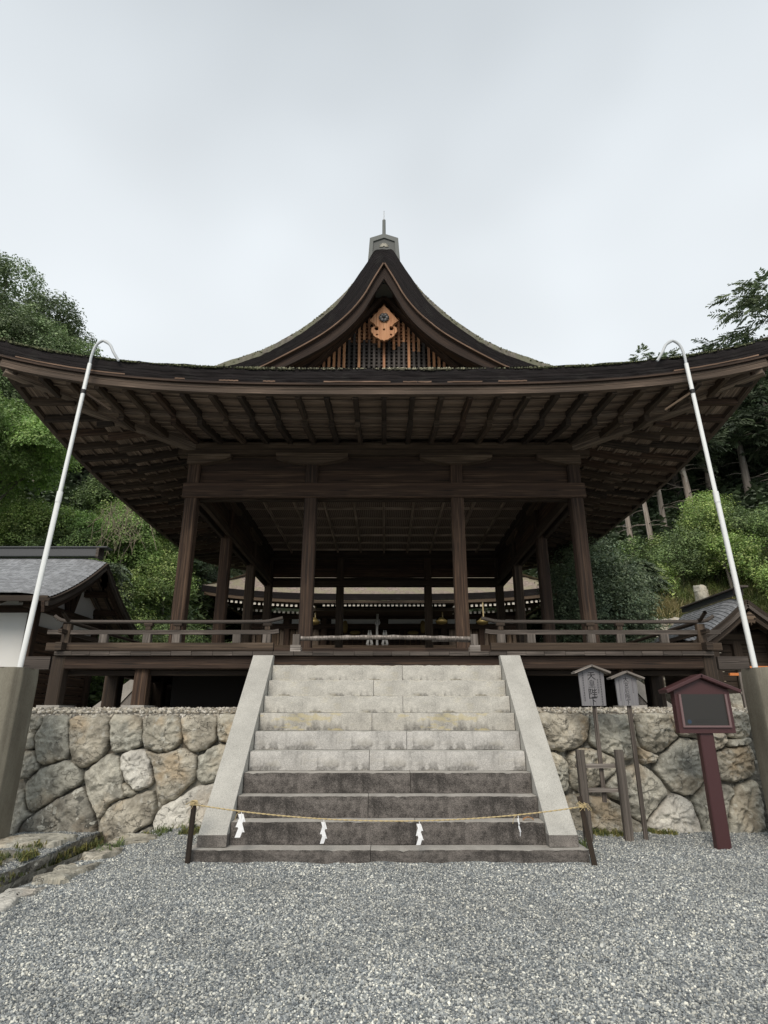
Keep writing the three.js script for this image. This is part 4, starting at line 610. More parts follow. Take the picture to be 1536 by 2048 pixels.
  const e0 = W(0, 0, 0), ex = W(0, 1, 0).sub(e0), ez = W(1, 0, 0).sub(e0), mm = new THREE.Matrix4().makeBasis(ex, V(0, 1, 0), ez); pg.scale(o.pend, o.pend, 1); pg.applyMatrix4(mm); const c = W(L1 + 0.0, 0, yR - 0.42); pg.translate(c.x, c.y, c.z); put(h, 'gable_pendant', pg, o.pendMat);
  return { prof, pl };
}
M.plasterOr = (o) => o.plaster || M.plaster;
{
  const h = thing('side_hall', 'white plastered hall with a grey shingle roof at the left edge of the terrace', 'hall', -11, 1.6, -15.4);
  const W = (l, t, y) => V(l, y, -15.4 + t * 1.0);    // front slope: t > 0 comes nearer
  const r = gableHall(h, W, { L0: -17, L1: -7.4, T: 2.42, yE: 4.02, yR: 5.42, wl: -8.2, wt: 1.5, y0: 1.5, boardTop: 3.3, boardMat: M.red, wallMat: M.plaster, gableY: 3.86, roofMat: M.shingle, trim: M.redB, ridge: 0.26, courses: 22, roll: 0.45, pend: 0.9, pendMat: M.greyL });
  const fr = [[0, 0.3], [0.1, 0.27], [0.13, 0.15], [0.2, 0.1], [0.26, 0], [0.1, 0], [0.06, 0.08], [0.05, 0.18], [0, 0.2]]; const g = extrude([...fr, ...fr.slice(1, -1).reverse().map(([x, y]) => [-x, y])].map(([x, y]) => [x * 1.1, y * 1.2]), 0.08); g.rotateY(Math.PI / 2); put(h, 'frog_leg_strut', g, M.redB, V(-8.27, 3.43, -15.4));
  for (const x of [-10.6, -12.8, -15]) post(h, 'post', x, -13.9, 1.5, 3.9, 0.18, 0.14, M.redB); beam(h, 'tie_beam', V(-17, 3.8, -13.88), V(-8.3, 3.8, -13.88), 0.12, 0.16, M.redB);
  const dr = sub('lattice_door', h); box(dr, 'door_panel', -8.31, -8.27, 1.6, 3.0, -14.3, -15.0, M.red, 'y'); for (let k = 0; k < 5; k++) box(dr, 'door_bar', -8.265, -8.23, 1.65, 2.95, -14.34 - k * 0.155, -14.38 - k * 0.155, M.woodC, 'y'); for (const y of [1.66, 2.2, 2.92]) box(dr, 'door_rail', -8.268, -8.225, y, y + 0.07, -14.3, -15.0, M.redB, 'z');
}
{
  const h = thing('side_shrine', 'small dark shrine with a grey curved gable roof at the right edge of the terrace', 'shrine', 8, 1.6, -14.4);
  const W = (l, t, y) => V(7.97 + t, y, -14.4 + l);
  gableHall(h, W, { L0: -1.35, L1: 1.4, T: 1.3, yE: 3.1, yR: 4.0, wl: 0.65, wt: 0.78, y0: 1.55, boardTop: 3.0, boardMat: M.woodB, wallMat: M.woodB, plaster: M.redB, gableY: 3.12, roofMat: M.shingle, trim: M.woodB, ridge: 0.13, rh: 0.1, courses: 16, roll: 0.9, pend: 0.62, pendMat: M.rafter });
  for (const s of [-1, 1]) { post(h, 'porch_post', 7.97 + s * 0.78, -13.2, 1.55, 3.0, 0.13, 0.13, M.woodB); }
  box(h, 'base', 6.95, 9.0, 1.5, 1.95, -13.3, -15.5, M.rockGrey);
}
{
  const f = thing('railing_fence', 'orange railing on pale posts beside the small shrine, behind the right stone post', 'railing', 7.6, 1.6, -12);
  for (const y of [2.2, 2.33]) beam(f, 'rail', V(6.75, y, -12), V(10, y, -12), 0.05, 0.05, M.orange); for (const x of [6.95, 7.25, 8.2, 9.2]) post(f, 'fence_post', x, -12, 1.5, 2.24, 0.055, 0.055, M.greyL); beam(f, 'lower_rail', V(6.9, 1.85, -12), V(10, 1.85, -12), 0.04, 0.05, M.greyL);
}
for (const s of [-1, 1]) {   // stone side stairs up to the veranda
  const st = thing('side_stairs', s < 0 ? 'small stone side stairs seen under the left end of the veranda' : 'small stone side stairs behind the signboards at the right end of the veranda', 'stairs', s * 5.6, 1.55, -13.6);
  for (const d of [12.6, 14.8]) { const mir = (q) => (s < 0 ? q.map(([a, b]) => [-a, b]).reverse() : q); const g = woodUV(extrude(mir([[5.88, 1.5], [5.88, 1.6], [5.08, 2.22], [5.08, 1.97], [5.48, 1.5]]), 0.3), 'x'); put(st, 'side_slab', g, M.graniteWorn, V(0, 0, -d - 0.3)); const w = woodUV(extrude(mir([[5.46, 1.5], [5.08, 1.95], [5.08, 1.5]]), 0.24), 'x'); put(st, 'side_wall', w, M.graniteDark, V(0, 0, -d - 0.27)); }
  for (let k = 0; k < 4; k++) box(st, 'step', s * (5.8 - k * 0.2), s * 5.05, 1.5 + k * 0.16, 1.66 + k * 0.16, -12.92, -14.78, M.graniteWorn);
}
// ---------------------------------------------------------------- main hall behind
{
  const zF = -27, h = thing('main_hall', 'long shrine hall with a bark hip roof and white rafter ends seen through the pavilion', 'hall', 0, 3.9, -31);
  const F = 4.3, half = 7.9, base = sub('stone_base', h);
  const terr = put(scene, 'rear_terrace', new THREE.BoxGeometry(22, 2.75, 14), M.rockTan, V(0, 2.55, -31.2)); structure(terr);
  box(base, 'base_course', -6.9, 6.9, 3.9, F, -25.6, -36, M.woodC);
  // roof: eave curve lifts at the ends
  const ey = (x) => 6.45 + 0.4 * Math.pow(Math.abs(x) / half, 3), rise = (a) => 0.5 * a + 0.035 * a * a;
  put(h, 'bark_roof', grid(50, 20, (u, v) => { const a = v * 5.2, x = mix(-half, half, u), side = half - Math.abs(x); return V(x, Math.min(ey(x) + rise(a), 6.45 + 0.4 + rise(side) * 1.05 + 0.0), zF + 1.6 - a); }, (q) => [q.x, q.z]), M.thatchGrey);
  put(h, 'roof_edge', grid(50, 3, (u, v) => { const x = mix(-half, half, u); return V(x, ey(x) - v * 0.27, zF + 1.62 - 0.06 * v); }, (q, u, v) => [u * 10, v * 0.3]), M.bark);
  put(h, 'eave_fascia', sweep(lin(-half + 0.1, half - 0.1, 30).map((x) => V(x, ey(x) - 0.34, zF + 1.5)), 0.1, 0.12), M.rafter);
  put(h, 'soffit_board', grid(30, 1, (u, v) => { const x = mix(-half + 0.1, half - 0.1, u); return V(x, ey(x) - 0.28 - 0.1 * v, zF + mix(1.5, -0.2, v)); }), M.woodB);
  for (const s of [-1, 1]) { put(h, 'side_eave', grid(1, 6, (u, v) => V(s * mix(half, 6.2, u), mix(6.85, 5.9, u) - 0.27, zF + 1.6 - v * 9)), M.rafter); put(h, 'side_roof', grid(10, 10, (u, v) => V(s * mix(half, 4, u), 6.83 + rise(u * 3.9) * 1.05, zF + 1.6 - mix(u * 3.9, 10, v))), M.thatchGrey); }
  const wh = flat(0.78, 0.74, 0.66, 0.8), sq = new THREE.BoxGeometry(0.1, 0.1, 0.02);
  for (let k = -36; k <= 36; k++) { const x = k * 0.2; if (Math.abs(x) < 3.0) { put(h, 'rafter_end', sq, wh, V(x * 0.9, 5.86, zF + 2.2)); continue; } for (const r of [0, 1]) if (!r || Math.abs(k) < 33) put(h, 'rafter_end', sq, wh, V(x, ey(x) - 0.52 - r * 0.22, zF + 1.42 - r * 0.5)); }
  box(h, 'porch_eave', -3.0, 3.0, 5.93, 6.02, zF + 2.3, zF + 0.4, M.woodB); box(h, 'porch_eave', -3.0, 3.0, 5.68, 5.8, zF + 1.9, zF + 0.4, M.woodB);
  // front: posts, plaster panels, bracket beams, boarded doors
  box(h, 'wall', -6.2, 6.2, F, 6.0, zF - 0.3, zF - 0.4, M.redB); 
  for (const x of [-6.1, -4.4, -2.7, 2.7, 4.4, 6.1]) post(h, 'post', x, zF - 0.15, F, 5.95, 0.24, 0.24, M.redB);
  for (const [a, b] of [[-5.9, -4.6], [-4.2, -2.9], [-2.4, -0.2], [0.2, 2.4], [2.9, 4.2], [4.6, 5.9]]) box(h, 'plaster_panel', a, b, 5.42, 5.64, zF - 0.2, zF - 0.27, M.plaster);
  beam(h, 'tie_beam', V(-6.3, 5.3, zF - 0.1), V(6.3, 5.3, zF - 0.1), 0.2, 0.22, M.redB); beam(h, 'tie_beam', V(-6.3, 5.72, zF - 0.1), V(6.3, 5.72, zF - 0.1), 0.2, 0.14, M.redB);
  for (const s of [-1, 1]) for (let k = 0; k < 9; k++) box(h, 'door_board', s * (2.95 + k * 0.36), s * (3.27 + k * 0.36), F, 5.18, zF - 0.2, zF - 0.25, k % 2 ? M.rafter : M.batten, 'y');
  for (const s of [-1, 1]) { put(h, 'gilt_carving', new THREE.IcosahedronGeometry(0.2, 1).scale(0.7, 1.5, 0.3), M.gold, V(s * 1.75, 5.25, zF + 0.1)); put(h, 'gilt_carving', new THREE.IcosahedronGeometry(0.15, 1).scale(1.7, 0.7, 0.3), M.gold, V(s * 1.3, 5.0, zF + 0.05)); }
  for (let k = -10; k <= 10; k++) box(h, 'lattice_bar', k * 0.24 - 0.03, k * 0.24 + 0.03, F, 5.15, zF - 0.22, zF - 0.28, M.red, 'y');
}
{
  const rope = thing('bell_rope', 'white bell rope hanging at the centre of the rear hall front', 'rope', 0, 4.3, -26); put(rope, 'cord', tube([V(-0.28, 5.75, -26), V(-0.3, 5, -26), V(-0.29, 4.2, -26)], 0.055, 12, 8), M.paperGrey); put(rope, 'knot', new THREE.TorusGeometry(0.09, 0.04, 8, 14), M.paperGrey, V(-0.29, 5.3, -25.98));
  const mk = (x, lab) => { const g = thing('paper_streamer', lab, 'paper streamer', x, 4.3, -26); for (let k = 0; k < 4; k++) for (const s of [-1, 1]) { const p = put(g, 'paper_fold', new THREE.BoxGeometry(0.1, 0.22, 0.012), M.paperGrey, V(x + s * (0.03 + 0.025 * k), 4.86 - 0.19 * k, -26)); p.rotation.z = s * (k % 2 ? 0.45 : 0.2); } };
  mk(-0.62, 'white folded paper streamer on the left of the white bell rope'); mk(0.04, 'white folded paper streamer on the right of the white bell rope');
  for (const [px, py, lab] of [[628, 1243, 'brass lantern dish left of the left inner column, in the rear hall'], [883, 1242, 'brass hanging lantern with a pale cord just left of the right inner column'], [965, 1243, 'brass lantern dish half hidden by the right railing tip']]) {
    const p = at(px, py, 25.5), l = thing('hanging_lantern', lab, 'lantern', p.x, p.y, p.z); const g = new THREE.LatheGeometry([[0.001, -0.16], [0.22, -0.1], [0.27, 0], [0.16, 0.07], [0.08, 0.16], [0.001, 0.18]].map((q) => new THREE.Vector2(...q)), 14); put(l, 'dish', g, M.brass, p.clone()); put(l, 'cord', new THREE.CylinderGeometry(0.03, 0.03, 1.0, 6), M.straw, p.clone().add(V(0.05, 0.65, 0)));
  }
}
// rough stone wall under the right-hand slope
{
  const w = thing('hill_wall', 'low rough stone wall holding the grassy slope beyond the right railing', 'stone wall', 9, 1.6, -18.4), G4 = [0, 1, 2, 3].map((s) => { const g = mergeVertices(new THREE.IcosahedronGeometry(1, 2).deleteAttribute('normal').deleteAttribute('uv')), p = g.attributes.position; for (let i = 0; i < p.count; i++) { const v = V(p.getX(i), p.getY(i), p.getZ(i)); v.multiplyScalar(1 + 0.28 * n3(v.x * 1.3 + s * 9, v.y * 1.3, v.z * 1.3)); v.set(clamp(v.x, -0.85, 0.85), clamp(v.y, -0.8, 0.8), clamp(v.z, -0.9, 0.9)); p.setXYZ(i, v.x, v.y, v.z); } const u = new Float32Array(p.count * 2); for (let i = 0; i < p.count; i++) { u[2 * i] = p.getX(i) * 0.3 + s; u[2 * i + 1] = p.getY(i) * 0.3; } g.setAttribute('uv', new THREE.BufferAttribute(u, 2)); g.computeVertexNormals(); return g; });
  const r = rngOf(12); for (let row = 0; row < 11; row++) { let x = 6.75 + 0.2 * r(); while (x < (row > 6 ? 12.4 : 10.2)) { const a = 0.16 + 0.13 * r(), m = put(w, 'stone', G4[Math.floor(r() * 4)], [M.rockPale, M.rockTan, M.rockGrey, M.rockTanB][Math.floor(r() * 4)], V(x + a, 1.62 + row * 0.25 + 0.06 * r(), -18.25 - row * 0.025 + 0.08 * r())); m.scale.set(a * 1.12, 0.16 + 0.04 * r(), 0.2); m.rotation.set(r() * 0.5, r() * 0.6, (r() - 0.5) * 0.5); x += a * 1.95; } }
  const rk = put(scene, 'boulder', G4[2], M.rockGrey, at(1402, 1190, 19)); rk.scale.set(0.2, 0.4, 0.22); tag(rk, 'pale upright boulder on the grassy slope above the small shrine roof', 'boulder');
}

// ---------------------------------------------------------------- stone posts and white poles
{
  const mk = (x, z, lab, s) => {
    const t = thing('stone_post', lab, 'post', x, 0, z); const w = 0.25, c = 0.085, y1 = 1.99;
    const g = grid(48, 16, (u, v) => { const k = u * 8 % 8, cor = [[w, -w + c], [w, w - c], [w - c, w], [-w + c, w], [-w, w - c], [-w, -w + c], [-w + c, -w], [w - c, -w], [w, -w + c]], i = Math.floor(Math.min(7.999, u * 8)), f = u * 8 - i; const y = mix(-0.15, y1, v), q = [mix(cor[i][0], cor[i + 1][0], f), mix(cor[i][1], cor[i + 1][1], f)], n = 1 + 0.012 * n3(q[0] * 4, y * 1.3, q[1] * 4 + s * 7) - 0.03 * sstep(0.97, 1, v); return V(x + q[0] * n * 1.04, y, z + q[1] * n); }, (q, u, v) => [u * 1.9, v * 2.1]);
    put(t, 'shaft', g, M.concrete); const cap = grid(12, 2, (u, v) => { const a = u * Math.PI * 2 + 0.39, r = v ? w * 1.03 * v : 0; return V(x + r * Math.cos(a) * 1.05, y1 + 0.012 * (1 - v), z + r * Math.sin(a)); }); put(t, 'top', cap, M.concrete); return t;
  };
  mk(-4.71, -7.75, 'tall worn stone post cut by the left edge, beside the water channel', -1); mk(4.86, -7.75, 'tall worn stone post cut by the right edge, beside the maroon board', 1);
  const note = put(scene, 'paper_notice', new THREE.BoxGeometry(0.16, 0.22, 0.004), M.paper, V(-4.66, 1.17, -7.475)); tag(note, 'white paper notice fixed to the left stone post at the picture edge', 'notice');
  const pole = (px0, px1, s, lab) => {
    const a = at(px0, 1335, 8.25), b = at(px1, 722, 8.05), dir = b.clone().sub(a).normalize(), foot = a.clone().addScaledVector(dir, -a.y / dir.y + 0.02), t = thing('white_pole', lab, 'pole', foot.x, 0, foot.z); t.position.copy(foot);
    put(t, 'shaft', taperTube([foot, a.clone().lerp(b, 0.52), a.clone().lerp(b, 0.52), a.clone().lerp(b, 0.99)], [0.036, 0.036, 0.03, 0.03], 12), M.white);
    put(t, 'coupling', taperTube([a.clone().lerp(b, 0.5), a.clone().lerp(b, 0.535)], [0.041, 0.041], 12), M.white); put(t, 'strap', taperTube([a.clone().lerp(b, 0.878), a.clone().lerp(b, 0.892)], [0.036, 0.036], 12), M.black);
    const hk = [a.clone().lerp(b, 0.985), b.clone().addScaledVector(dir, 0.12), b.clone().add(V(s * 0.05, 0.3, 0)), b.clone().add(V(s * 0.15, 0.375, 0)), b.clone().add(V(s * 0.26, 0.3, 0)), b.clone().add(V(s * 0.34, 0.16, 0)), b.clone().add(V(s * 0.43, 0.02, -0.03))];
    put(t, 'hook', tube(hk, 0.021, 40, 9), M.hose); put(t, 'tip', tube(hk.slice(3), 0.0222, 24, 9), M.hose);
    const q = a.clone().lerp(b, 0.885); beam(t, 'tie_bar', q, q.clone().add(V(s * 0.3, -0.14, -0.32)), 0.02, 0.035, M.woodC);
  };
  pole(40, 181, 1, 'white pole with a hooked top behind the left stone post'); pole(1510, 1371, -1, 'white pole with a hooked top behind the right stone post');
}
// ---------------------------------------------------------------- straw rope with paper streamers across the foot of the stairs
{
  const a = V(-1.98, 0.57, -6.85), b = V(2.06, 0.55, -6.84);
  const l = thing('rope_stake', 'thin dark wooden stake holding the straw rope, left of the stair foot', 'stake', -1.99, 0, -6.85); beam(l, 'shaft', V(-1.995, -0.1, -6.85), a, 0.05, 0.05, M.woodB, 0.012); 
  const r = thing('rope_stake', 'thin leaning dark stake holding the straw rope, right of the stair foot', 'stake', 2.12, 0, -6.82); beam(r, 'shaft', V(2.135, -0.1, -6.81), V(2.05, 0.62, -6.86), 0.05, 0.05, M.woodB, 0.012);
  const pt = (t) => V(mix(a.x, b.x, t), mix(a.y, b.y, t) - 0.02 - 0.145 * (1 - (2 * t - 1) ** 2), mix(a.z, b.z, t) + 0.03), rope = thing('straw_rope', 'thin twisted straw rope sagging across the foot of the stone stairs', 'rope', 0.04, 0.42, -6.82);
  for (const ph of [0, Math.PI]) put(rope, 'strand', tube(lin(0, 1, 260).map((t) => pt(t).add(V(0, 0.0036 * Math.cos(t * 240 + ph), 0.0036 * Math.sin(t * 240 + ph)))), 0.0045, 520, 5), M.straw);
  for (const [p, s] of [[pt(0), 1], [pt(1), -1]]) { const kn = []; for (let i = 0; i < 3; i++) kn.push(new THREE.TorusGeometry(0.034, 0.008, 6, 14).rotateX(Math.PI / 2 + 0.2 * (i - 1)).translate(p.x - s * 0.005, p.y - 0.012 + 0.016 * i, p.z - 0.03)); put(rope, 'knot', mergeGeometries(kn), M.straw); const w = rngOf(3 + s); for (let i = 0; i < 9; i++) put(rope, 'loose_straw', tube([p.clone(), p.clone().add(V((w() - 0.5) * 0.08, 0.02 + 0.03 * w(), 0.02 * w())), p.clone().add(V((w() - 0.5) * 0.16, -0.04 + 0.06 * w(), 0.04))], 0.0025, 6, 4), M.straw); }
  const labs = ['white zigzag paper streamer nearest the left stake on the straw rope', 'white zigzag paper streamer second from the left stake on the straw rope', 'white zigzag paper streamer third from the left stake on the straw rope', 'thin curled white paper streamer nearest the right stake on the straw rope'];
  [483, 648, 838, 1035].forEach((px, k) => {
    const t = (at(px, 1630, 6.83).x - a.x) / (b.x - a.x), p = pt(t), g = thing('paper_streamer', labs[k], 'paper streamer', p.x, p.y, p.z), w = [0.055, 0.042, 0.046, 0.022][k], hh = [0.075, 0.068, 0.066, 0.055][k]; const turn = [0.15, 0.5, 0.3, 1.1][k];
    put(g, 'stem', tube([p.clone(), p.clone().add(V(0.004, -0.04, 0.004)), p.clone().add(V(0.0, -0.075, 0.004))], 0.0035, 6, 5), M.paper);
    for (let i = 0; i < 4; i++) { const x0 = i % 2 ? -0.35 : 0.3, pg = new THREE.BoxGeometry(w, hh, 0.002).translate(w * x0 * 0.4, -0.06 - hh * 0.62 * i, 0.004 * i), ps = pg.attributes.position; for (let j = 0; j < ps.count; j++) { ps.setX(j, ps.getX(j) + (i % 2 ? 1 : -1) * 0.35 * (ps.getY(j) + 0.06 + hh * 0.62 * i)); } pg.rotateY(turn * (i % 2 ? 1 : 0.6)); pg.computeVertexNormals(); put(g, 'paper_fold', pg, M.paper, p.clone().add(V(0, 0, 0.004 * i))); }
    if (k === 0 || k === 3) put(g, 'loose_end', tube([p.clone(), p.clone().add(V(-0.04, -0.02, 0.01)), p.clone().add(V(-0.06, -0.08, 0.01))], 0.003, 8, 4), M.straw);
  });
}
// ---------------------------------------------------------------- signposts
const KANJI = {   // brush strokes on a unit square, y down
  ten: [[[0.2, 0.2], [0.8, 0.17]], [[0.12, 0.45], [0.9, 0.42]], [[0.5, 0.2], [0.46, 0.6], [0.12, 0.95]], [[0.5, 0.45], [0.62, 0.72], [0.92, 0.94]]],
  kou: [[[0.5, 0.02], [0.4, 0.12]], [[0.28, 0.14], [0.28, 0.5]], [[0.28, 0.14], [0.74, 0.14], [0.74, 0.5]], [[0.28, 0.31], [0.74, 0.31]], [[0.28, 0.48], [0.74, 0.48]], [[0.2, 0.62], [0.82, 0.6]], [[0.24, 0.77], [0.78, 0.76]], [[0.5, 0.6], [0.5, 0.95]], [[0.08, 0.95], [0.94, 0.93]]],
  hei: [[[0.1, 0.08], [0.1, 0.97]], [[0.1, 0.1], [0.34, 0.1], [0.22, 0.34], [0.34, 0.55], [0.2, 0.62]], [[0.48, 0.08], [0.48, 0.5], [0.62, 0.44]], [[0.48, 0.26], [0.62, 0.24]], [[0.72, 0.06], [0.72, 0.48], [0.92, 0.46]], [[0.92, 0.14], [0.74, 0.28]], [[0.46, 0.68], [0.9, 0.67]], [[0.67, 0.54], [0.67, 0.95]], [[0.36, 0.95], [0.97, 0.93]]],
  ka: [[[0.06, 0.12], [0.94, 0.09]], [[0.48, 0.12], [0.48, 0.96]], [[0.52, 0.36], [0.74, 0.54]]],
  dai: [[[0.1, 0.36], [0.92, 0.33]], [[0.5, 0.05], [0.46, 0.5], [0.12, 0.95]], [[0.5, 0.4], [0.64, 0.7], [0.92, 0.93]]],
  miya: [[[0.5, 0.0], [0.5, 0.1]], [[0.12, 0.28], [0.14, 0.14], [0.88, 0.13], [0.84, 0.27]], [[0.32, 0.3], [0.32, 0.54]], [[0.32, 0.3], [0.7, 0.3], [0.7, 0.54]], [[0.32, 0.53], [0.7, 0.53]], [[0.5, 0.54], [0.46, 0.64]], [[0.24, 0.66], [0.24, 0.97]], [[0.24, 0.66], [0.78, 0.66], [0.78, 0.97]], [[0.24, 0.94], [0.78, 0.94]]],
  kisaki: [[[0.74, 0.06], [0.24, 0.14]], [[0.24, 0.14], [0.22, 0.6], [0.06, 0.94]], [[0.24, 0.36], [0.92, 0.34]], [[0.36, 0.55], [0.36, 0.95]], [[0.36, 0.55], [0.8, 0.55], [0.8, 0.95]], [[0.36, 0.92], [0.8, 0.92]]],
};
function signTexture(seed, W, H, draw) {
  const c = document.createElement('canvas'); c.width = W; c.height = H; const x = c.getContext('2d'), r = rngOf(seed);
  x.fillStyle = '#75747a'; x.fillRect(0, 0, W, H); for (let i = 0; i < 420; i++) { const k = Math.floor(90 + 70 * r()); x.fillStyle = `rgba(${k},${k - 1},${k - 2},0.16)`; x.fillRect(r() * W, 0, 1 + 3 * r(), H); } for (let i = 0; i < 60; i++) { x.fillStyle = 'rgba(70,66,64,0.12)'; x.fillRect(r() * W, r() * H, 2, 60 + 200 * r()); }
  x.strokeStyle = '#17161a'; x.lineCap = 'round'; x.lineJoin = 'round'; draw(x, r); const t = new THREE.CanvasTexture(c); t.colorSpace = THREE.SRGBColorSpace; return t;
}
function glyph(x, name, px, py, s, lw, alpha = 1) { x.globalAlpha = alpha; x.lineWidth = lw; for (const st of KANJI[name]) { x.beginPath(); st.forEach(([a, b], i) => (i ? x.lineTo(px + a * s, py + b * s) : x.moveTo(px + a * s, py + b * s))); x.stroke(); } x.globalAlpha = 1; }
function column(x, r, px, y0, y1, s, alpha) { for (let y = y0; y < y1; y += s * 1.12) { x.globalAlpha = alpha; x.lineWidth = s * 0.1; for (let k = 0; k < 5; k++) { x.beginPath(); if (k < 3) { const yy = y + s * (0.15 + 0.3 * k); x.moveTo(px + s * (0.1 + 0.2 * r()), yy); x.lineTo(px + s * (0.7 + 0.25 * r()), yy - s * 0.04); } else { const xx = px + s * (0.3 + 0.4 * r()); x.moveTo(xx, y + s * 0.1 * r()); x.lineTo(xx + s * (r() - 0.5) * 0.5, y + s * 0.92); } x.stroke(); } } x.globalAlpha = 1; }
{
  const sign = (name, lab, x, z, yb, yt, w, post0, rw, tex, px) => {
    const t = thing(name, lab, 'signpost', x, 0, z); post(t, 'shaft', px || x, z - 0.02, post0, yt + 0.05, 0.05, 0.035, M.greyB, 0.004);
    const top = [[-w / 2 * 0.93, yb], [w / 2 * 0.93, yb], [w / 2, yt], [0, yt + rw * 0.16], [-w / 2, yt]]; const g = extrude(top, 0.028), p = g.attributes.position, u = g.attributes.uv; for (let i = 0; i < p.count; i++) u.setXY(i, p.getX(i) / w + 0.5, (p.getY(i) - yb) / (yt + rw * 0.16 - yb)); const bm = new THREE.MeshStandardMaterial({ map: tex, roughness: 0.85, side: THREE.DoubleSide }); put(t, 'board', g, bm, V(x, 0, z + 0.005));
    for (const s of [-1, 1]) { const A = V(x + s * -0.004, yt + rw * 0.2, z + 0.03), B = V(x + s * rw / 2, yt - 0.0, z + 0.03); beam(t, 'roof_slat', A, B, 0.16, 0.022, M.greyL); }
    return t;
  };
  const texA = signTexture(5, 256, 384, (x, r) => { glyph(x, 'ten', 84, 40, 88, 8); glyph(x, 'kou', 86, 128, 78, 5, 0.85); glyph(x, 'hei', 80, 212, 92, 7.5); glyph(x, 'ka', 82, 300, 80, 9); column(x, r, 30, 50, 345, 22, 0.75); column(x, r, 205, 40, 370, 22, 0.85); column(x, r, 176, 120, 260, 22, 0.7); });
  const texB = signTexture(8, 256, 384, (x, r) => { glyph(x, 'dai', 92, 40, 70, 6, 0.9); glyph(x, 'miya', 94, 108, 66, 5, 0.8); glyph(x, 'kisaki', 92, 176, 68, 5, 0.8); glyph(x, 'hei', 94, 246, 66, 5, 0.75); glyph(x, 'ka', 96, 314, 60, 6, 0.75); column(x, r, 34, 80, 320, 15, 0.6); column(x, r, 190, 60, 240, 18, 0.6); });
  sign('signpost', 'larger grey wooden signboard with big black brush characters under a small roof', 2.72, -8.1, 1.545, 1.955, 0.33, 0.41, 0.47, texA, 2.735); sign('signpost', 'smaller grey wooden signboard on a tall thin post left of the maroon board', 3.12, -7.98, 1.545, 1.875, 0.275, -0.1, 0.43, texB, 3.14);
  const f = thing('post_frame', 'weathered ladder-like wooden frame of two posts and two rungs holding the larger signboard', 'frame', 2.7, 0, -8);
  for (const [x, h] of [[2.45, 1.02], [2.935, 1.02]]) post(f, 'upright', x, -8, -0.1, h, 0.095, 0.095, M.grey, 0.014); for (const y of [0.555, 0.83]) beam(f, 'rung', V(2.4, y, -8.06), V(2.98, y, -8.06), 0.03, 0.05, M.greyL);
  // maroon notice board
  const b = thing('notice_board', 'maroon metal notice board with a little roof and dark panel on a stout post', 'notice board', 3.86, 0, -7.62), z = -7.62, x = 3.86; beam(b, 'shaft', V(x - 0.01, -0.1, z), V(x, 1.3, z), 0.165, 0.1, M.maroon, 0.012, V(0, 0, 1));
  put(b, 'housing', extrude([[-0.335, 1.225], [0.335, 1.225], [0.335, 1.71], [0, 1.85], [-0.335, 1.71]], 0.1), M.maroon, V(x, 0, z - 0.02));
  for (const [x0, x1, y0, y1] of [[-0.29, -0.265, 1.29, 1.67], [0.265, 0.29, 1.29, 1.67], [-0.265, 0.265, 1.29, 1.312]]) box(b, 'panel_frame', x + x0, x + x1, y0, y1, z + 0.102, z + 0.08, flat(0.16, 0.1, 0.1, 0.5));
  { const c = document.createElement('canvas'); c.width = 512; c.height = 352; const k = c.getContext('2d'); k.fillStyle = '#2e2c29'; k.fillRect(0, 0, 512, 352); const r = rngOf(6); k.fillStyle = '#22211f'; for (let i = 0; i < 3; i++) k.fillRect(120, 285 + i * 17, 150 + 140 * r(), 4); k.fillStyle = '#2a3a4c'; k.beginPath(); k.arc(62, 310, 24, 0, 7); k.fill(); const t = new THREE.CanvasTexture(c); t.colorSpace = THREE.SRGBColorSpace; put(b, 'panel', new THREE.PlaneGeometry(0.53, 0.358), new THREE.MeshPhysicalMaterial({ map: t, roughness: 0.35 }), V(x, 1.491, z + 0.086)); }
  for (const s of [-1, 1]) beam(b, 'roof_slab', V(x - s * 0.006, 1.885, z + 0.03), V(x + s * 0.445, 1.7, z + 0.03), 0.24, 0.045, M.maroon, 0.008);
}

// ---------------------------------------------------------------- trees, shrubs and grass
function leafGeo(seed, n, radius, lw, ll, flatness, fold = 0.25) {       // a sprig of n folded leaves
  const r = rngOf(seed), P = [], a = V(0, 0, 0), q = new THREE.Quaternion(), e = new THREE.Euler();
  for (let i = 0; i < n; i++) {
    const c = V(r() - 0.5, (r() - 0.5) * flatness, r() - 0.5).multiplyScalar(2 * radius), k = 0.7 + 0.6 * r(); e.set((r() - 0.5) * 1.5, r() * 6.28, (r() - 0.5) * 1.5, 'YXZ'); q.setFromEuler(e);
    const v = [[0, 0, 0], [lw, fold * lw, ll * 0.45], [0, 0, ll], [-lw, fold * lw, ll * 0.45]].map((w) => V(...w).multiplyScalar(k).applyQuaternion(q).add(c));
    for (const t of [[0, 1, 2], [0, 2, 3]]) for (const j of t) P.push(v[j].x, v[j].y, v[j].z);
  }
  const g = new THREE.BufferGeometry(); g.setAttribute('position', new THREE.Float32BufferAttribute(P, 3)); g.computeVertexNormals(); return g;
}
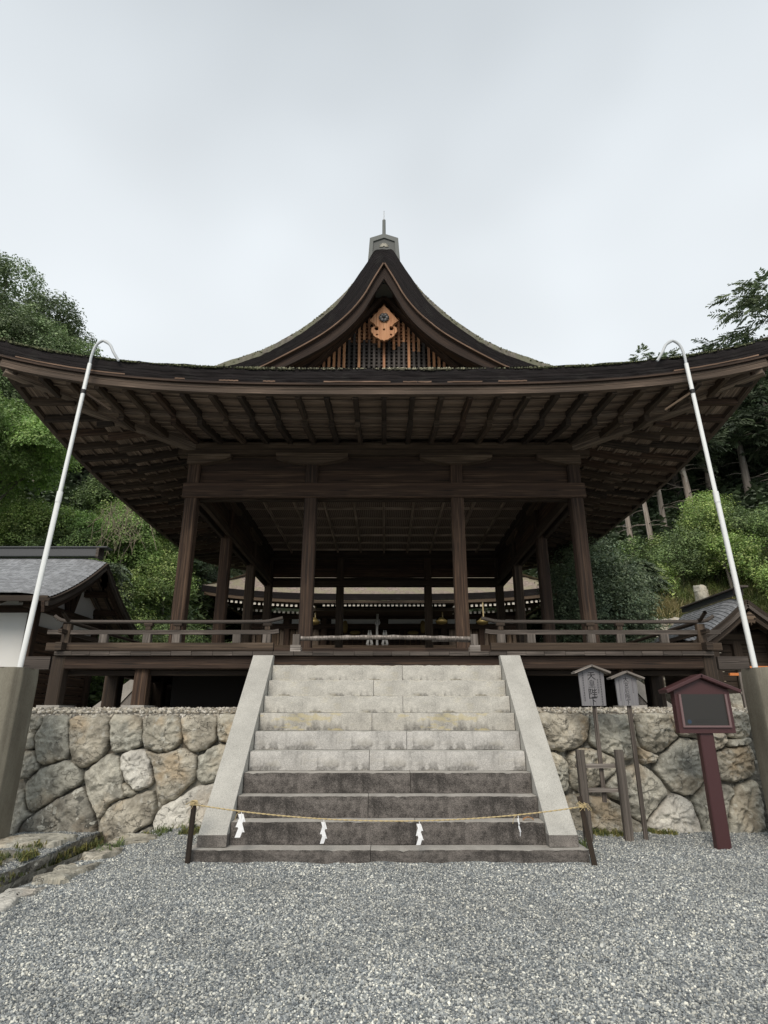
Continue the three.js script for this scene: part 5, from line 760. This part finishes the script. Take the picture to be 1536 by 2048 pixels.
function frondGeo(seed, len, n, w) {       // drooping evergreen spray along +x
  const r = rngOf(seed), P = []; const sag = (t) => -0.32 * len * t * t;
  for (let i = 0; i < n; i++) {
    const t = 0.12 + 0.88 * i / n, s = i % 2 ? 1 : -1, l = w * (1.15 - 0.75 * t) * (0.7 + 0.6 * r()), x = len * t, an = 0.7 + 0.5 * r();
    const a = V(x - 0.02, sag(t), 0), b = V(x + l * Math.cos(an) * 0.5 + 0.035, sag(t) - 0.15 * l + 0.03 * (r() - 0.5), s * l * 0.55), c = V(x + l * Math.cos(an), sag(t) - 0.45 * l + 0.05 * (r() - 0.5), s * l * Math.sin(an)), d = V(x + l * 0.25 - 0.05, sag(t) - 0.2 * l, s * l * 0.5);
    for (const v of [a, b, c, a, c, d]) P.push(v.x, v.y, v.z);
  }
  const g = new THREE.BufferGeometry(); g.setAttribute('position', new THREE.Float32BufferAttribute(P, 3)); g.computeVertexNormals(); return g;
}
const leafMat = (t) => new THREE.MeshPhysicalMaterial({ color: 0xffffff, roughness: 0.75, side: THREE.DoubleSide, transmission: t, thickness: 0 });
const LM = { soft: leafMat(0.3), firm: leafMat(0.15) };
const GEO = { maple: [leafGeo(1, 20, 0.19, 0.03, 0.075, 0.35), leafGeo(2, 20, 0.21, 0.032, 0.08, 0.45)], broad: [leafGeo(3, 20, 0.19, 0.022, 0.075, 0.9), leafGeo(4, 20, 0.2, 0.025, 0.08, 0.9)], frond: [frondGeo(5, 0.85, 13, 0.34), frondGeo(6, 0.75, 12, 0.3)], tip: [frondGeo(7, 0.4, 10, 0.17)] };
const GREEN = { maple: [[0.25, 0.38, 0.11], [0.19, 0.3, 0.085], [0.31, 0.42, 0.14]], lime: [[0.27, 0.38, 0.1], [0.2, 0.31, 0.085], [0.34, 0.42, 0.13]], mid: [[0.16, 0.24, 0.08], [0.2, 0.28, 0.09], [0.12, 0.185, 0.065]], fresh: [[0.2, 0.27, 0.13], [0.24, 0.31, 0.15], [0.15, 0.22, 0.1]], leathery: [[0.19, 0.25, 0.14], [0.24, 0.3, 0.17], [0.13, 0.19, 0.11]], dark: [[0.0715, 0.111, 0.052], [0.0975, 0.143, 0.065], [0.0585, 0.091, 0.0442]], cedar: [[0.052, 0.0806, 0.0364], [0.0754, 0.107, 0.0468], [0.0416, 0.065, 0.0312]], hinoki: [[0.111, 0.156, 0.078], [0.143, 0.182, 0.091], [0.0845, 0.124, 0.065]] };
const tint = (set, r, k = 1) => { const c = set[Math.floor(r() * set.length)], f = k * (0.6 + 0.8 * r()); return new THREE.Color().setRGB(c[0] * f, c[1] * f, c[2] * f); };
// leafy crown: sprigs on the skins of many small billows, so the outline is uneven and gaps show
function crown(parent, seed, blobs, set, geos, mat, per, size) {
  const r = rngOf(seed), lists = geos.map(() => [[], []]), q = new THREE.Quaternion(), q2 = new THREE.Quaternion(), m = new THREE.Matrix4(), up = V(0, 1, 0);
  for (const [c, rad, k] of blobs) {
    const n = Math.round(per * rad * rad), tone = k * (0.7 + 0.6 * r());
    for (let i = 0; i < n; i++) {
      const y = 1 - 1.55 * r(), a = r() * 6.283, h = Math.sqrt(Math.max(0, 1 - y * y)), dir = V(h * Math.cos(a), y, h * Math.sin(a)), depth = 1 - 0.5 * r() * r() + 0.1 * r();
      const p = c.clone().add(V(dir.x * rad[0] || dir.x * rad, dir.y * rad * 0.8, dir.z * rad).multiplyScalar(depth)); q.setFromUnitVectors(up, dir.clone().lerp(up, 0.55).normalize()); q2.setFromAxisAngle(up, r() * 6.283); q.multiply(q2);
      const s = size * (0.7 + 0.6 * r()); m.compose(p, q, V(s, s, s)); const gi = Math.floor(r() * geos.length); lists[gi][0].push(m.clone()); lists[gi][1].push(tint(set, r, tone));
    }
  }
  lists.forEach(([l, c], i) => l.length && instanced(parent, 'crown', geos[i], mat, l, c));
}
function billows(seed, cx, cy, cz, rx, ry, rz, n, rad) {      // billow centres inside an ellipsoid
  const r = rngOf(seed), out = []; for (let i = 0; i < n; i++) { const y = 2 * r() - 1, a = r() * 6.283, h = Math.sqrt(1 - y * y), d = 0.45 + 0.55 * Math.sqrt(r()); out.push([V(cx + rx * d * h * Math.cos(a), cy + ry * d * y, cz + rz * d * h * Math.sin(a)), rad * (0.65 + 0.7 * r()), 0.8 + 0.4 * r()]); } return out;
}
function limbs(parent, seed, base, blobs, r0, mat) {
  const r = rngOf(seed), top = blobs.reduce((a, b) => (b[0].y > a.y ? b[0] : a), blobs[0][0]).clone(); top.x = mix(base.x, top.x, 0.6); top.z = mix(base.z, top.z, 0.6); const gs = [];
  gs.push(taperTube([base.clone().add(V(0, -0.5, 0)), base.clone(), base.clone().lerp(top, 0.35).add(V(0.1 * (r() - 0.5), 0, 0.1 * (r() - 0.5))), base.clone().lerp(top, 0.7), top], [r0 * 1.25, r0, r0 * 0.75, r0 * 0.45, r0 * 0.12], 8, 1));
  blobs.forEach(([c], i) => { if (i % 2) return; const s = base.clone().lerp(top, 0.25 + 0.5 * r()), m2 = s.clone().lerp(c, 0.5).add(V(0, 0.2, 0)); gs.push(taperTube([s, m2, c.clone()], [r0 * 0.38, r0 * 0.25, r0 * 0.08], 6, 1)); });
  put(parent, 'trunk', mergeGeometries(gs.map((g) => { g.deleteAttribute('normal'); const n = g; n.computeVertexNormals(); return n; })), mat);
}
function shrub(seed, x, d, rx, ry, kind, name, label, cat, group, o = {}) {
  const y = (o.y ?? terrainY(x, d)) - 0.1, t = thing(name, label, cat, x, y, -d, group), n = o.n || Math.max(7, Math.round(rx * ry * 5)), bl = billows(seed, x, y + ry * (o.up || 1.0), -d, rx * 0.75, ry * 0.75, rx * 0.75, n, 0.36 * Math.min(rx, ry) + 0.12);
  limbs(t, seed + 1, V(x, y, -d), bl, o.trunk || 0.05 + 0.02 * ry, M.trunk); crown(t, seed + 2, bl, GREEN[kind], kind === 'maple' ? GEO.maple : kind === 'hinoki' || kind === 'cedar' ? GEO.tip : GEO.broad, LM.soft, o.per || 190, o.size || 1.0); return t;
}
// tall evergreen: bare lower trunk, whorls of drooping fronds above
const maxTop = (x, d) => EYE + (Math.abs(x) / d > 0.6 ? 0.7 : 0.57) * d;      // the wood stays below the eaves as seen from the forecourt
function evergreen(seed, x, d, H, o = {}) {
  if (!o.tall) H = Math.min(H, maxTop(x, d) - terrainY(x, d));
  const r = rngOf(seed), y = o.y ?? terrainY(x, d), t = thing(o.name || 'cedar_tree', o.label || 'tall dark cedar among the dense evergreens on the slope', 'tree', x, y, -d, o.group), bare = o.bare ?? 0.4, R = o.R || 2.2, lean = V((r() - 0.5) * 0.6, 0, (r() - 0.5) * 0.6);
  const ax = (k) => V(x + lean.x * k, y - 0.3 + H * k, -d + lean.z * k), gs = [taperTube([ax(0), ax(0.04), ax(0.3), ax(0.6), ax(0.85), ax(1)], [0.28, 0.2, 0.16, 0.11, 0.06, 0.015].map((v) => v * (o.tr || 1)), 9, 1)], lists = GEO.frond.map(() => [[], []]), q = new THREE.Quaternion(), m = new THREE.Matrix4();
  const nb = Math.round((o.dense || 1) * 7 * H * (1 - bare));
  for (let i = 0; i < nb; i++) {
    const k = bare + (1 - bare) * Math.pow((i + r()) / nb, 0.9), rel = (k - bare) / (1 - bare), L = R * (o.round ? Math.sqrt(Math.max(0.02, 1 - (2 * rel - 0.75) ** 2 / 1.6)) : (1.02 - rel) * (0.55 + 0.45 * Math.min(1, rel * 6))) * (0.6 + 0.55 * r()) + 0.15, a = i * 2.39996 + r() * 0.6, dir = V(Math.cos(a), 0, Math.sin(a)), p0 = ax(k), rise = o.round ? 0.25 : 0.1, end = p0.clone().addScaledVector(dir, L).add(V(0, L * (rise - 0.28 * r()), 0));
    if (i % 2 === 0) gs.push(taperTube([p0, p0.clone().lerp(end, 0.5).add(V(0, 0.12 * L, 0)), end], [0.035 + 0.012 * L, 0.025, 0.008], 5, 1));
    const nf = Math.round(L * (o.fronds || 9)); for (let j = 0; j < nf; j++) { const f = 0.18 + 0.82 * Math.sqrt(r()), p = p0.clone().lerp(end, f).add(V((r() - 0.5) * 0.35 * L * f, 0.12 * L * Math.sin(f * 3) + (r() - 0.5) * 0.35, (r() - 0.5) * 0.35 * L * f)), s = (o.fs || 1) * (0.7 + 0.6 * r()); q.setFromEuler(new THREE.Euler((r() - 0.5) * 0.9, -a + (r() - 0.5) * 2.2, (r() - 0.6) * 0.9, 'YXZ')); m.compose(p, q, V(s, s, s)); const gi = j % 2; lists[gi][0].push(m.clone()); lists[gi][1].push(tint(GREEN[o.kind || 'cedar'], r, 0.85 + 0.3 * rel)); }
  }
  for (let i = 0; i < (o.snags ?? 7); i++) { const k = bare * (0.35 + 0.65 * r()), a = r() * 6.28, p = ax(k); gs.push(taperTube([p, p.clone().add(V(Math.cos(a) * 0.5, 0.02, Math.sin(a) * 0.5)), p.clone().add(V(Math.cos(a) * 1.1, -0.15, Math.sin(a) * 1.1))], [0.025, 0.018, 0.006], 5, 1)); }
  put(t, 'trunk', mergeGeometries(gs), o.pale ? M.trunkPale : M.trunk); lists.forEach(([l, c], i) => instanced(t, 'crown', GEO.frond[i], LM.firm, l, c)); t.userData.height = H; return t;
}
function copyTree(src, x, d, sy, turn, label, group, wide = sy) { sy = Math.min(sy, (maxTop(x, d) - terrainY(x, d)) / src.userData.height); const c = src.clone(); c.name = numbered(src.name.replace(/_\d+$/, '')); c.position.set(x, terrainY(x, d), -d); c.rotation.y = turn; c.scale.set(wide, sy, wide); scene.add(c); c.userData = { ...src.userData, label, group }; c.traverse((o) => { o.castShadow = o.receiveShadow = true; }); return c; }

// left: big tree on the skyline, bright maple, slope thicket, cedars behind
{ const x = -21.8, d = 27, y = terrainY(x, d), t = thing('broadleaf_tree', 'broad dense green tree rising highest above the left end of the eaves', 'tree', x, y, -d); const bl = [...billows(12, x + 0.4, 20.2, -d, 4.2, 4.4, 3.8, 62, 1.15), ...billows(13, x + 2.4, 19.2, -d + 0.3, 3.2, 3.2, 3.0, 40, 1.0), ...billows(16, x + 4.0, 17.6, -d + 0.5, 2.4, 2.4, 2.6, 28, 0.85)]; limbs(t, 14, V(x, y, -d), bl, 0.3, M.trunk); crown(t, 15, bl, GREEN.fresh, GEO.broad, LM.soft, 120, 1.55); }
{ const x = -15.2, d = 20.5, y = terrainY(x, d), t = thing('maple_tree', 'bright green maple with layered foliage below the left eave corner', 'tree', x, y, -d); const bl = billows(31, x + 0.5, 11.0, -d + 0.6, 3.2, 1.35, 2.6, 38, 0.7); limbs(t, 32, V(x, y, -d), bl, 0.16, M.trunk); crown(t, 33, bl, GREEN.maple, GEO.maple, LM.soft, 260, 1.15); }
const cA = evergreen(41, -17.2, 27, 15, { label: 'dark cedar with a pale bare trunk behind the bright maple', bare: 0.42, pale: true }), cB = evergreen(42, -13.4, 28.5, 16, { label: 'dark cedar standing between the maple and the left eave', bare: 0.3, R: 2.6 }), cC = evergreen(43, -10.5, 30, 13, { label: 'shadowy cedar with low branches beside the left eave edge', bare: 0.12, R: 2.5, kind: 'dark' });
const LG = 'cedars in the dense wood on the left slope';
[[cA, -20, 30, 1.0, 1], [cA, -15.6, 29.5, 1.1, 2], [cB, -18.5, 33, 1.1, 3], [cC, -12.4, 31.5, 1.1, 1.5], [cC, -8.8, 33, 0.9, 2.4], [cA, -11.4, 34, 1.2, 4], [cB, -14.8, 35, 1.1, 5], [cC, -16.8, 36, 1.2, 0.3], [cB, -9, 37, 1.0, 1.1], [cA, -22.5, 34, 1.1, 2.2], [cC, -6.6, 38.5, 0.9, 3.3], [cC, -19.6, 38, 1.2, 4.1], [cB, -25, 31, 1, 0.7], [cC, -22, 38, 1.2, 0.9], [cC, -3, 44, 1, 2], [cB, 0.5, 46, 1, 3]].forEach(([s, x, d, k, a]) => copyTree(s, x, d, k, a, null, LG));
{
  const group = 'leafy shrubs crowding the left slope', lab = ['yellow green leafy shrub in the thicket on the left slope above the white hall', 'mid green leafy shrub in the thicket on the left slope above the white hall'];
  const S = [[-14.5, 18.6, 1.7, 1.4, 'lime'], [-12.2, 18.8, 1.6, 1.3, 'mid'], [-10.0, 18.6, 1.6, 1.5, 'maple'], [-8.2, 18.9, 1.3, 1.3, 'mid'], [-7.0, 19.6, 1.1, 1.2, 'mid'], [-13.2, 20.6, 1.9, 1.6, 'lime'], [-11.0, 20.6, 1.8, 1.6, 'maple'], [-9.0, 20.6, 1.6, 1.4, 'lime'], [-7.4, 21.3, 1.3, 1.3, 'mid'], [-15.6, 22.3, 1.9, 1.5, 'mid'], [-14.0, 22.8, 1.9, 1.8, 'lime'], [-12.2, 22.6, 1.8, 1.5, 'mid'], [-10.4, 22.6, 1.9, 1.7, 'maple'], [-8.6, 23, 1.6, 1.4, 'lime'], [-13.0, 24.4, 1.7, 1.1, 'mid'], [-11.2, 24.8, 1.7, 1.4, 'lime'], [-9.3, 25, 1.6, 1.3, 'mid'], [-17.5, 21.5, 2, 1.5, 'maple'], [-7.2, 26, 1.4, 1.3, 'mid'], [-6.4, 22.6, 1.0, 1.2, 'dark'], [-6.8, 24.5, 1.2, 1.5, 'dark'], [-10.2, 26.4, 1.7, 1.6, 'lime'], [-12.4, 26.6, 1.8, 1.6, 'mid'], [-8.4, 27.2, 1.5, 1.5, 'dark'], [-9.6, 23.8, 1.6, 1.9, 'lime'], [-11.4, 23.6, 1.6, 2.0, 'maple']];
  shrub(290, -9.6, 20.2, 1.0, 1.6, 'hinoki', 'young_cypress', 'young cypress with drooping sprays among the shrubs nearest the left columns', 'tree', undefined, { n: 26, per: 260, size: 1.2 });
  S.forEach(([x, d, rx, ry, k], i) => shrub(200 + i * 7, x, d, rx, ry, k, 'shrub', k === 'mid' || k === 'dark' ? 'mid green' : 'yellow green', 'shrub', group));
  const v = thing('dry_vine', 'tangle of bare pale vine stems draped over the yellow green shrubs left of the pavilion', 'vine', -10, 6.5, -21.8), r = rngOf(9), gs = []; for (let i = 0; i < 38; i++) { const x = -10.2 + 1.4 * r(), y = 8.9 - 0.5 * r(), z = -20.4 + 0.3 * r(), pts = [V(x, y, z)]; let q = pts[0].clone(); for (let k = 0; k < 4; k++) { q = q.clone().add(V((r() - 0.5) * 0.7, -0.12 - 0.5 * r(), (r() - 0.35) * 0.3)); pts.push(q); } gs.push(tube(pts, 0.006 + 0.006 * r(), 9, 4)); } put(v, 'stems', mergeGeometries(gs), M.vine);
}
// right
evergreen(51, 23.2, 28.5, 12.0, { label: 'open crowned pine silhouetted highest at the right edge of the sky', tall: true, R: 4.0, bare: 0.42, kind: 'hinoki', round: true, fronds: 5.5, fs: 1.25, dense: 0.75, tr: 1.5, name: 'pine_tree', pale: true });
evergreen(52, 16.2, 30.5, 9.9, { label: 'small pine tip showing just above the right eave by the pole hook', tall: true, R: 2.2, bare: 0.35, kind: 'hinoki', round: true, fronds: 7, name: 'pine_tree' });
const dA = evergreen(61, 18.4, 28, 13.5, { label: 'dark dense cedar just under the right eave corner', bare: 0.3, R: 3, fronds: 10, fs: 1.2 }), dB = evergreen(62, 12.9, 29.5, 15, { label: 'cedar with a long pale bare trunk, nearest the right eave edge', bare: 0.62, pale: true, R: 2.2, tr: 0.75 }), dC = evergreen(63, 15.2, 27.6, 13, { label: 'slim cedar with a pale speckled trunk left of the right white pole', bare: 0.5, pale: true, R: 2.4, tr: 1.0, snags: 12 });
const RG2 = 'cedars in the dense wood on the right slope';
[[dB, 11.7, 27, 1, 0.7], [dB, 12.45, 26.5, 0.95, 1.9], [dB, 13.6, 27.4, 1, 3.2], [dB, 12.1, 28.4, 1.05, 4.3], [dB, 11.2, 29.2, 1, 5.2], [dA, 21, 29, 1.0, 1], [dA, 16.6, 32, 1.15, 2], [dA, 20, 34, 1.2, 3], [dB, 13.8, 31.5, 1, 1.4], [dB, 14.6, 33.4, 1.05, 2.6], [dB, 11.9, 32, 1, 3.9], [dC, 17.6, 30, 1.05, 4], [dA, 23.4, 32, 1.2, 5], [dA, 24.5, 27.5, 1.05, 0.5], [dA, 18, 36.5, 1.25, 1.2], [dA, 13.2, 37, 1.2, 2.1], [dA, 10.3, 38, 1.1, 3.7], [dB, 9.4, 35, 1.0, 0.2], [dA, 15.6, 39, 1.3, 4.4], [dA, 22, 38, 1.3, 0.9], [dC, 19.3, 26.8, 0.95, 2.2], [dA, 7, 41, 1, 1.9], [dA, 26.5, 34, 1.2, 2.9], [dA, 4, 45, 1, 1]].forEach(([s, x, d, k, a]) => copyTree(s, x, d, k, a, null, RG2));
{
  const t = shrub(301, 6.15, 17.0, 1.4, 2.7, 'leathery', 'camellia_tree', 'dense dark green broadleaf tree just right of the pavilion columns', 'tree', undefined, { up: 0.95, n: 70, per: 170, trunk: 0.12, size: 0.9 });
  const group = 'leafy shrubs on the right slope', lab = ['bright yellow green shrub on the slope above the small right-hand shrine', 'mid green shrub on the slope above the small right-hand shrine'];
  shrub(390, 13.0, 22.8, 1.1, 1.9, 'lime', 'young_conifer', 'pointed yellow green young conifer standing above the shrubs left of the right white pole', 'tree', undefined, { n: 34, per: 230, size: 1.0 }); shrub(391, 9.2, 21.2, 0.8, 1.2, 'hinoki', 'young_conifer', 'small dull green young conifer beside the dark broadleaf tree on the slope', 'tree', undefined, { n: 20, per: 260, size: 1.1 });
  [[9.8, 21.6, 1.0, 0.8, 'lime'], [11.4, 22.4, 1.3, 1.3, 'mid'], [12.8, 21.6, 1.2, 1.5, 'lime'], [14.6, 22.4, 1.5, 1.4, 'mid'], [10.2, 23.6, 1.2, 0.9, 'mid'], [11.9, 24.4, 1.3, 1.0, 'lime'], [13.9, 24.4, 1.3, 1.4, 'lime'], [16.2, 23.6, 1.5, 1.1, 'mid'], [17.8, 22.6, 1.6, 1.4, 'lime'], [9, 24.6, 1.2, 0.9, 'mid'], [16.2, 20.6, 1.3, 1.1, 'lime'], [18.2, 20.4, 1.4, 1.2, 'mid'], [13.5, 20.2, 0.8, 0.8, 'lime'], [20.5, 23, 1.8, 1.6, 'mid'], [8.2, 22.8, 1.0, 0.8, 'mid'], [7.4, 24.5, 1.1, 1.0, 'mid']].forEach(([x, d, rx, ry, k], i) => shrub(400 + i * 7, x, d, rx, ry, k, 'shrub', k === 'mid' ? 'mid green' : 'yellow green', 'shrub', group));
}
{ // grass: long tufts on the right slope, short growth on the left, moss and weeds by the channel and wall foot
  const blade = (seed, n, h, w, spread) => { const r = rngOf(seed), P = []; for (let i = 0; i < n; i++) { const a = r() * 6.28, x = (r() - 0.5) * spread, z = (r() - 0.5) * spread, l = h * (0.5 + 0.7 * r()), bx = Math.cos(a), bz = Math.sin(a); const p0 = V(x - bz * w, 0, z + bx * w), p1 = V(x + bz * w, 0, z - bx * w), m0 = V(x + bx * l * 0.22 - bz * w * 0.7, l * 0.62, z + bz * l * 0.22 + bx * w * 0.7), m1 = V(x + bx * l * 0.22 + bz * w * 0.7, l * 0.62, z + bz * l * 0.22 - bx * w * 0.7), tp = V(x + bx * l * 0.62, l * 0.8, z + bz * l * 0.62); for (const v of [p0, p1, m1, p0, m1, m0, m0, m1, tp]) P.push(v.x, v.y, v.z); } const g = new THREE.BufferGeometry(); g.setAttribute('position', new THREE.Float32BufferAttribute(P, 3)); g.computeVertexNormals(); return g; };
  const field = (name, label, cat, seed, n, geo, place, cols, s0, s1) => { const r = rngOf(seed), L = [], C = [], q = new THREE.Quaternion(), m = new THREE.Matrix4(); for (let i = 0; i < n; i++) { const p = place(r); if (!p) continue; const s = mix(s0, s1, r()); q.setFromEuler(new THREE.Euler((r() - 0.5) * 0.4, r() * 6.28, (r() - 0.5) * 0.4)); m.compose(p, q, V(s, s * (0.7 + 0.6 * r()), s)); L.push(m.clone()); C.push(tint(cols, r)); } const t = instanced(scene, name, geo, LM.soft, L, C); t.userData.label = label; t.userData.category = cat; };
  const tg = (x, d) => V(x, terrainY(x, d) - 0.03, -d);
  field('slope_grass', 'long yellow green grass covering the slope right of the pavilion', 'grass', 71, 9000, blade(1, 16, 0.62, 0.014, 0.3), (r) => { const x = 7 + 13 * r(), d = 18.75 + 7.5 * r() * r(); return tg(x, d); }, [[0.16, 0.2, 0.05], [0.1, 0.15, 0.04], [0.22, 0.22, 0.09]], 0.6, 1.2);
  field('dry_grass', 'pale dry grass tufts on the slope above the small right-hand shrine', 'grass', 72, 160, blade(2, 22, 0.9, 0.012, 0.2), (r) => { const k = Math.floor(r() * 3); const c = [[9.6, 20.3], [11.8, 20.8], [8.8, 19.6]][k]; return tg(c[0] + (r() - 0.5) * 1.0, c[1] + (r() - 0.5) * 0.6); }, [[0.45, 0.38, 0.2], [0.36, 0.32, 0.16]], 0.8, 1.3);
  field('undergrowth', 'green undergrowth between the shrubs of the left slope', 'undergrowth', 73, 9000, leafGeo(9, 14, 0.25, 0.05, 0.16, 0.7), (r) => { const x = -6 - 14 * r(), d = 17.9 + 10 * r(); return tg(x, d).add(V(0, 0.2, 0)); }, GREEN.mid, 0.8, 1.5);
  field('forest_floor', 'dark undergrowth beneath the cedars of both slopes', 'undergrowth', 74, 9000, leafGeo(10, 12, 0.4, 0.09, 0.3, 0.8), (r) => { const x = (6 + 20 * r()) * (r() < 0.5 ? -1 : 1), d = 26 + 16 * r(); return tg(x, d).add(V(0, 0.25, 0)); }, GREEN.dark, 0.8, 1.8);
  const gy = (x, d) => V(x, groundY(x, d) - 0.005, -d);
  field('moss', 'yellow green moss and small weeds beside the water channel and wall foot', 'moss', 75, 3800, blade(3, 7, 0.05, 0.004, 0.05), (r) => { const k = r(); let x, d; if (k < 0.35) { x = -3.62 - 0.45 * r() * r(); d = 5.2 + 2.6 * r(); if (n3(x * 2, d * 2, 4) < -0.1) return null; const p = gy(x, d); p.y += 0.03; return p; } if (k < 0.6) { x = -3.0 + 1.15 * r(); d = 8.1 + 0.4 * r(); if (n3(x * 2, d * 3, 5) < 0) return null; } else if (k < 0.85) { x = 2.1 + 1.7 * r(); d = 8.2 + 0.3 * r(); if (n3(x * 2, d * 3, 5) < 0.15) return null; } else { x = chanL(7) + 0.06 * r(); d = 5 + 3.4 * r(); const p = V(x - 0.02, -0.02 - 0.12 * r(), -d); return p; } return gy(x, d); }, [[0.16, 0.17, 0.035], [0.09, 0.12, 0.03], [0.22, 0.2, 0.06]], 0.6, 1.5);
  field('weeds', 'small green weeds at the stair foot and between the channel stones', 'weeds', 76, 70, blade(4, 12, 0.1, 0.006, 0.08), (r) => { const k = r(); if (k < 0.35) return gy(2.1 + 0.25 * r(), 7.6 + 0.6 * r()); if (k < 0.8) return gy(-3.2 + 0.2 * r(), 7.2 + 0.6 * r()); return gy(-2.9 + 0.8 * r(), 8.2 + 0.25 * r()); }, [[0.08, 0.13, 0.035], [0.13, 0.17, 0.05]], 0.5, 1.1);
}

{ // say which one: by row up the slope and order from the left
  const ORD = ['first', 'second', 'third', 'fourth', 'fifth', 'sixth', 'seventh', 'eighth', 'ninth', 'tenth', 'eleventh', 'twelfth', 'thirteenth', 'fourteenth', 'fifteenth', 'sixteenth', 'seventeenth', 'eighteenth', 'nineteenth', 'twentieth'];
  const sx = (o) => o.position.x / -o.position.z, sets = new Map();
  for (const o of scene.children) { const u = o.userData; if (!u.group) continue; let key, say;
    if (/^leafy shrubs/.test(u.group)) { const side = o.position.x < 0 ? 'left' : 'right', d = -o.position.z, row = d < 19.7 ? 'lowest' : d < 22 ? 'second' : d < 24.3 ? 'third' : 'topmost'; key = [u.group, u.label, row].join(); say = (n) => `${u.label} shrub, ${n} from the left in the ${row} row on the ${side} slope`; }
    else if (/^cedars/.test(u.group)) { const side = o.position.x < 0 ? 'left' : 'right', row = -o.position.z < 33 ? 'nearer' : 'farther'; key = u.group + row; say = (n) => `dark cedar, ${n} from left among the ${row} trees of the ${side} slope wood`; }
    else continue; if (!sets.has(key)) sets.set(key, []); sets.get(key).push([o, say]); }
  for (const l of sets.values()) { l.sort((a, b) => sx(a[0]) - sx(b[0])); l.forEach(([o, say], i) => (o.userData.label = say(ORD[i]))); }
}

renderer.render(scene, camera);
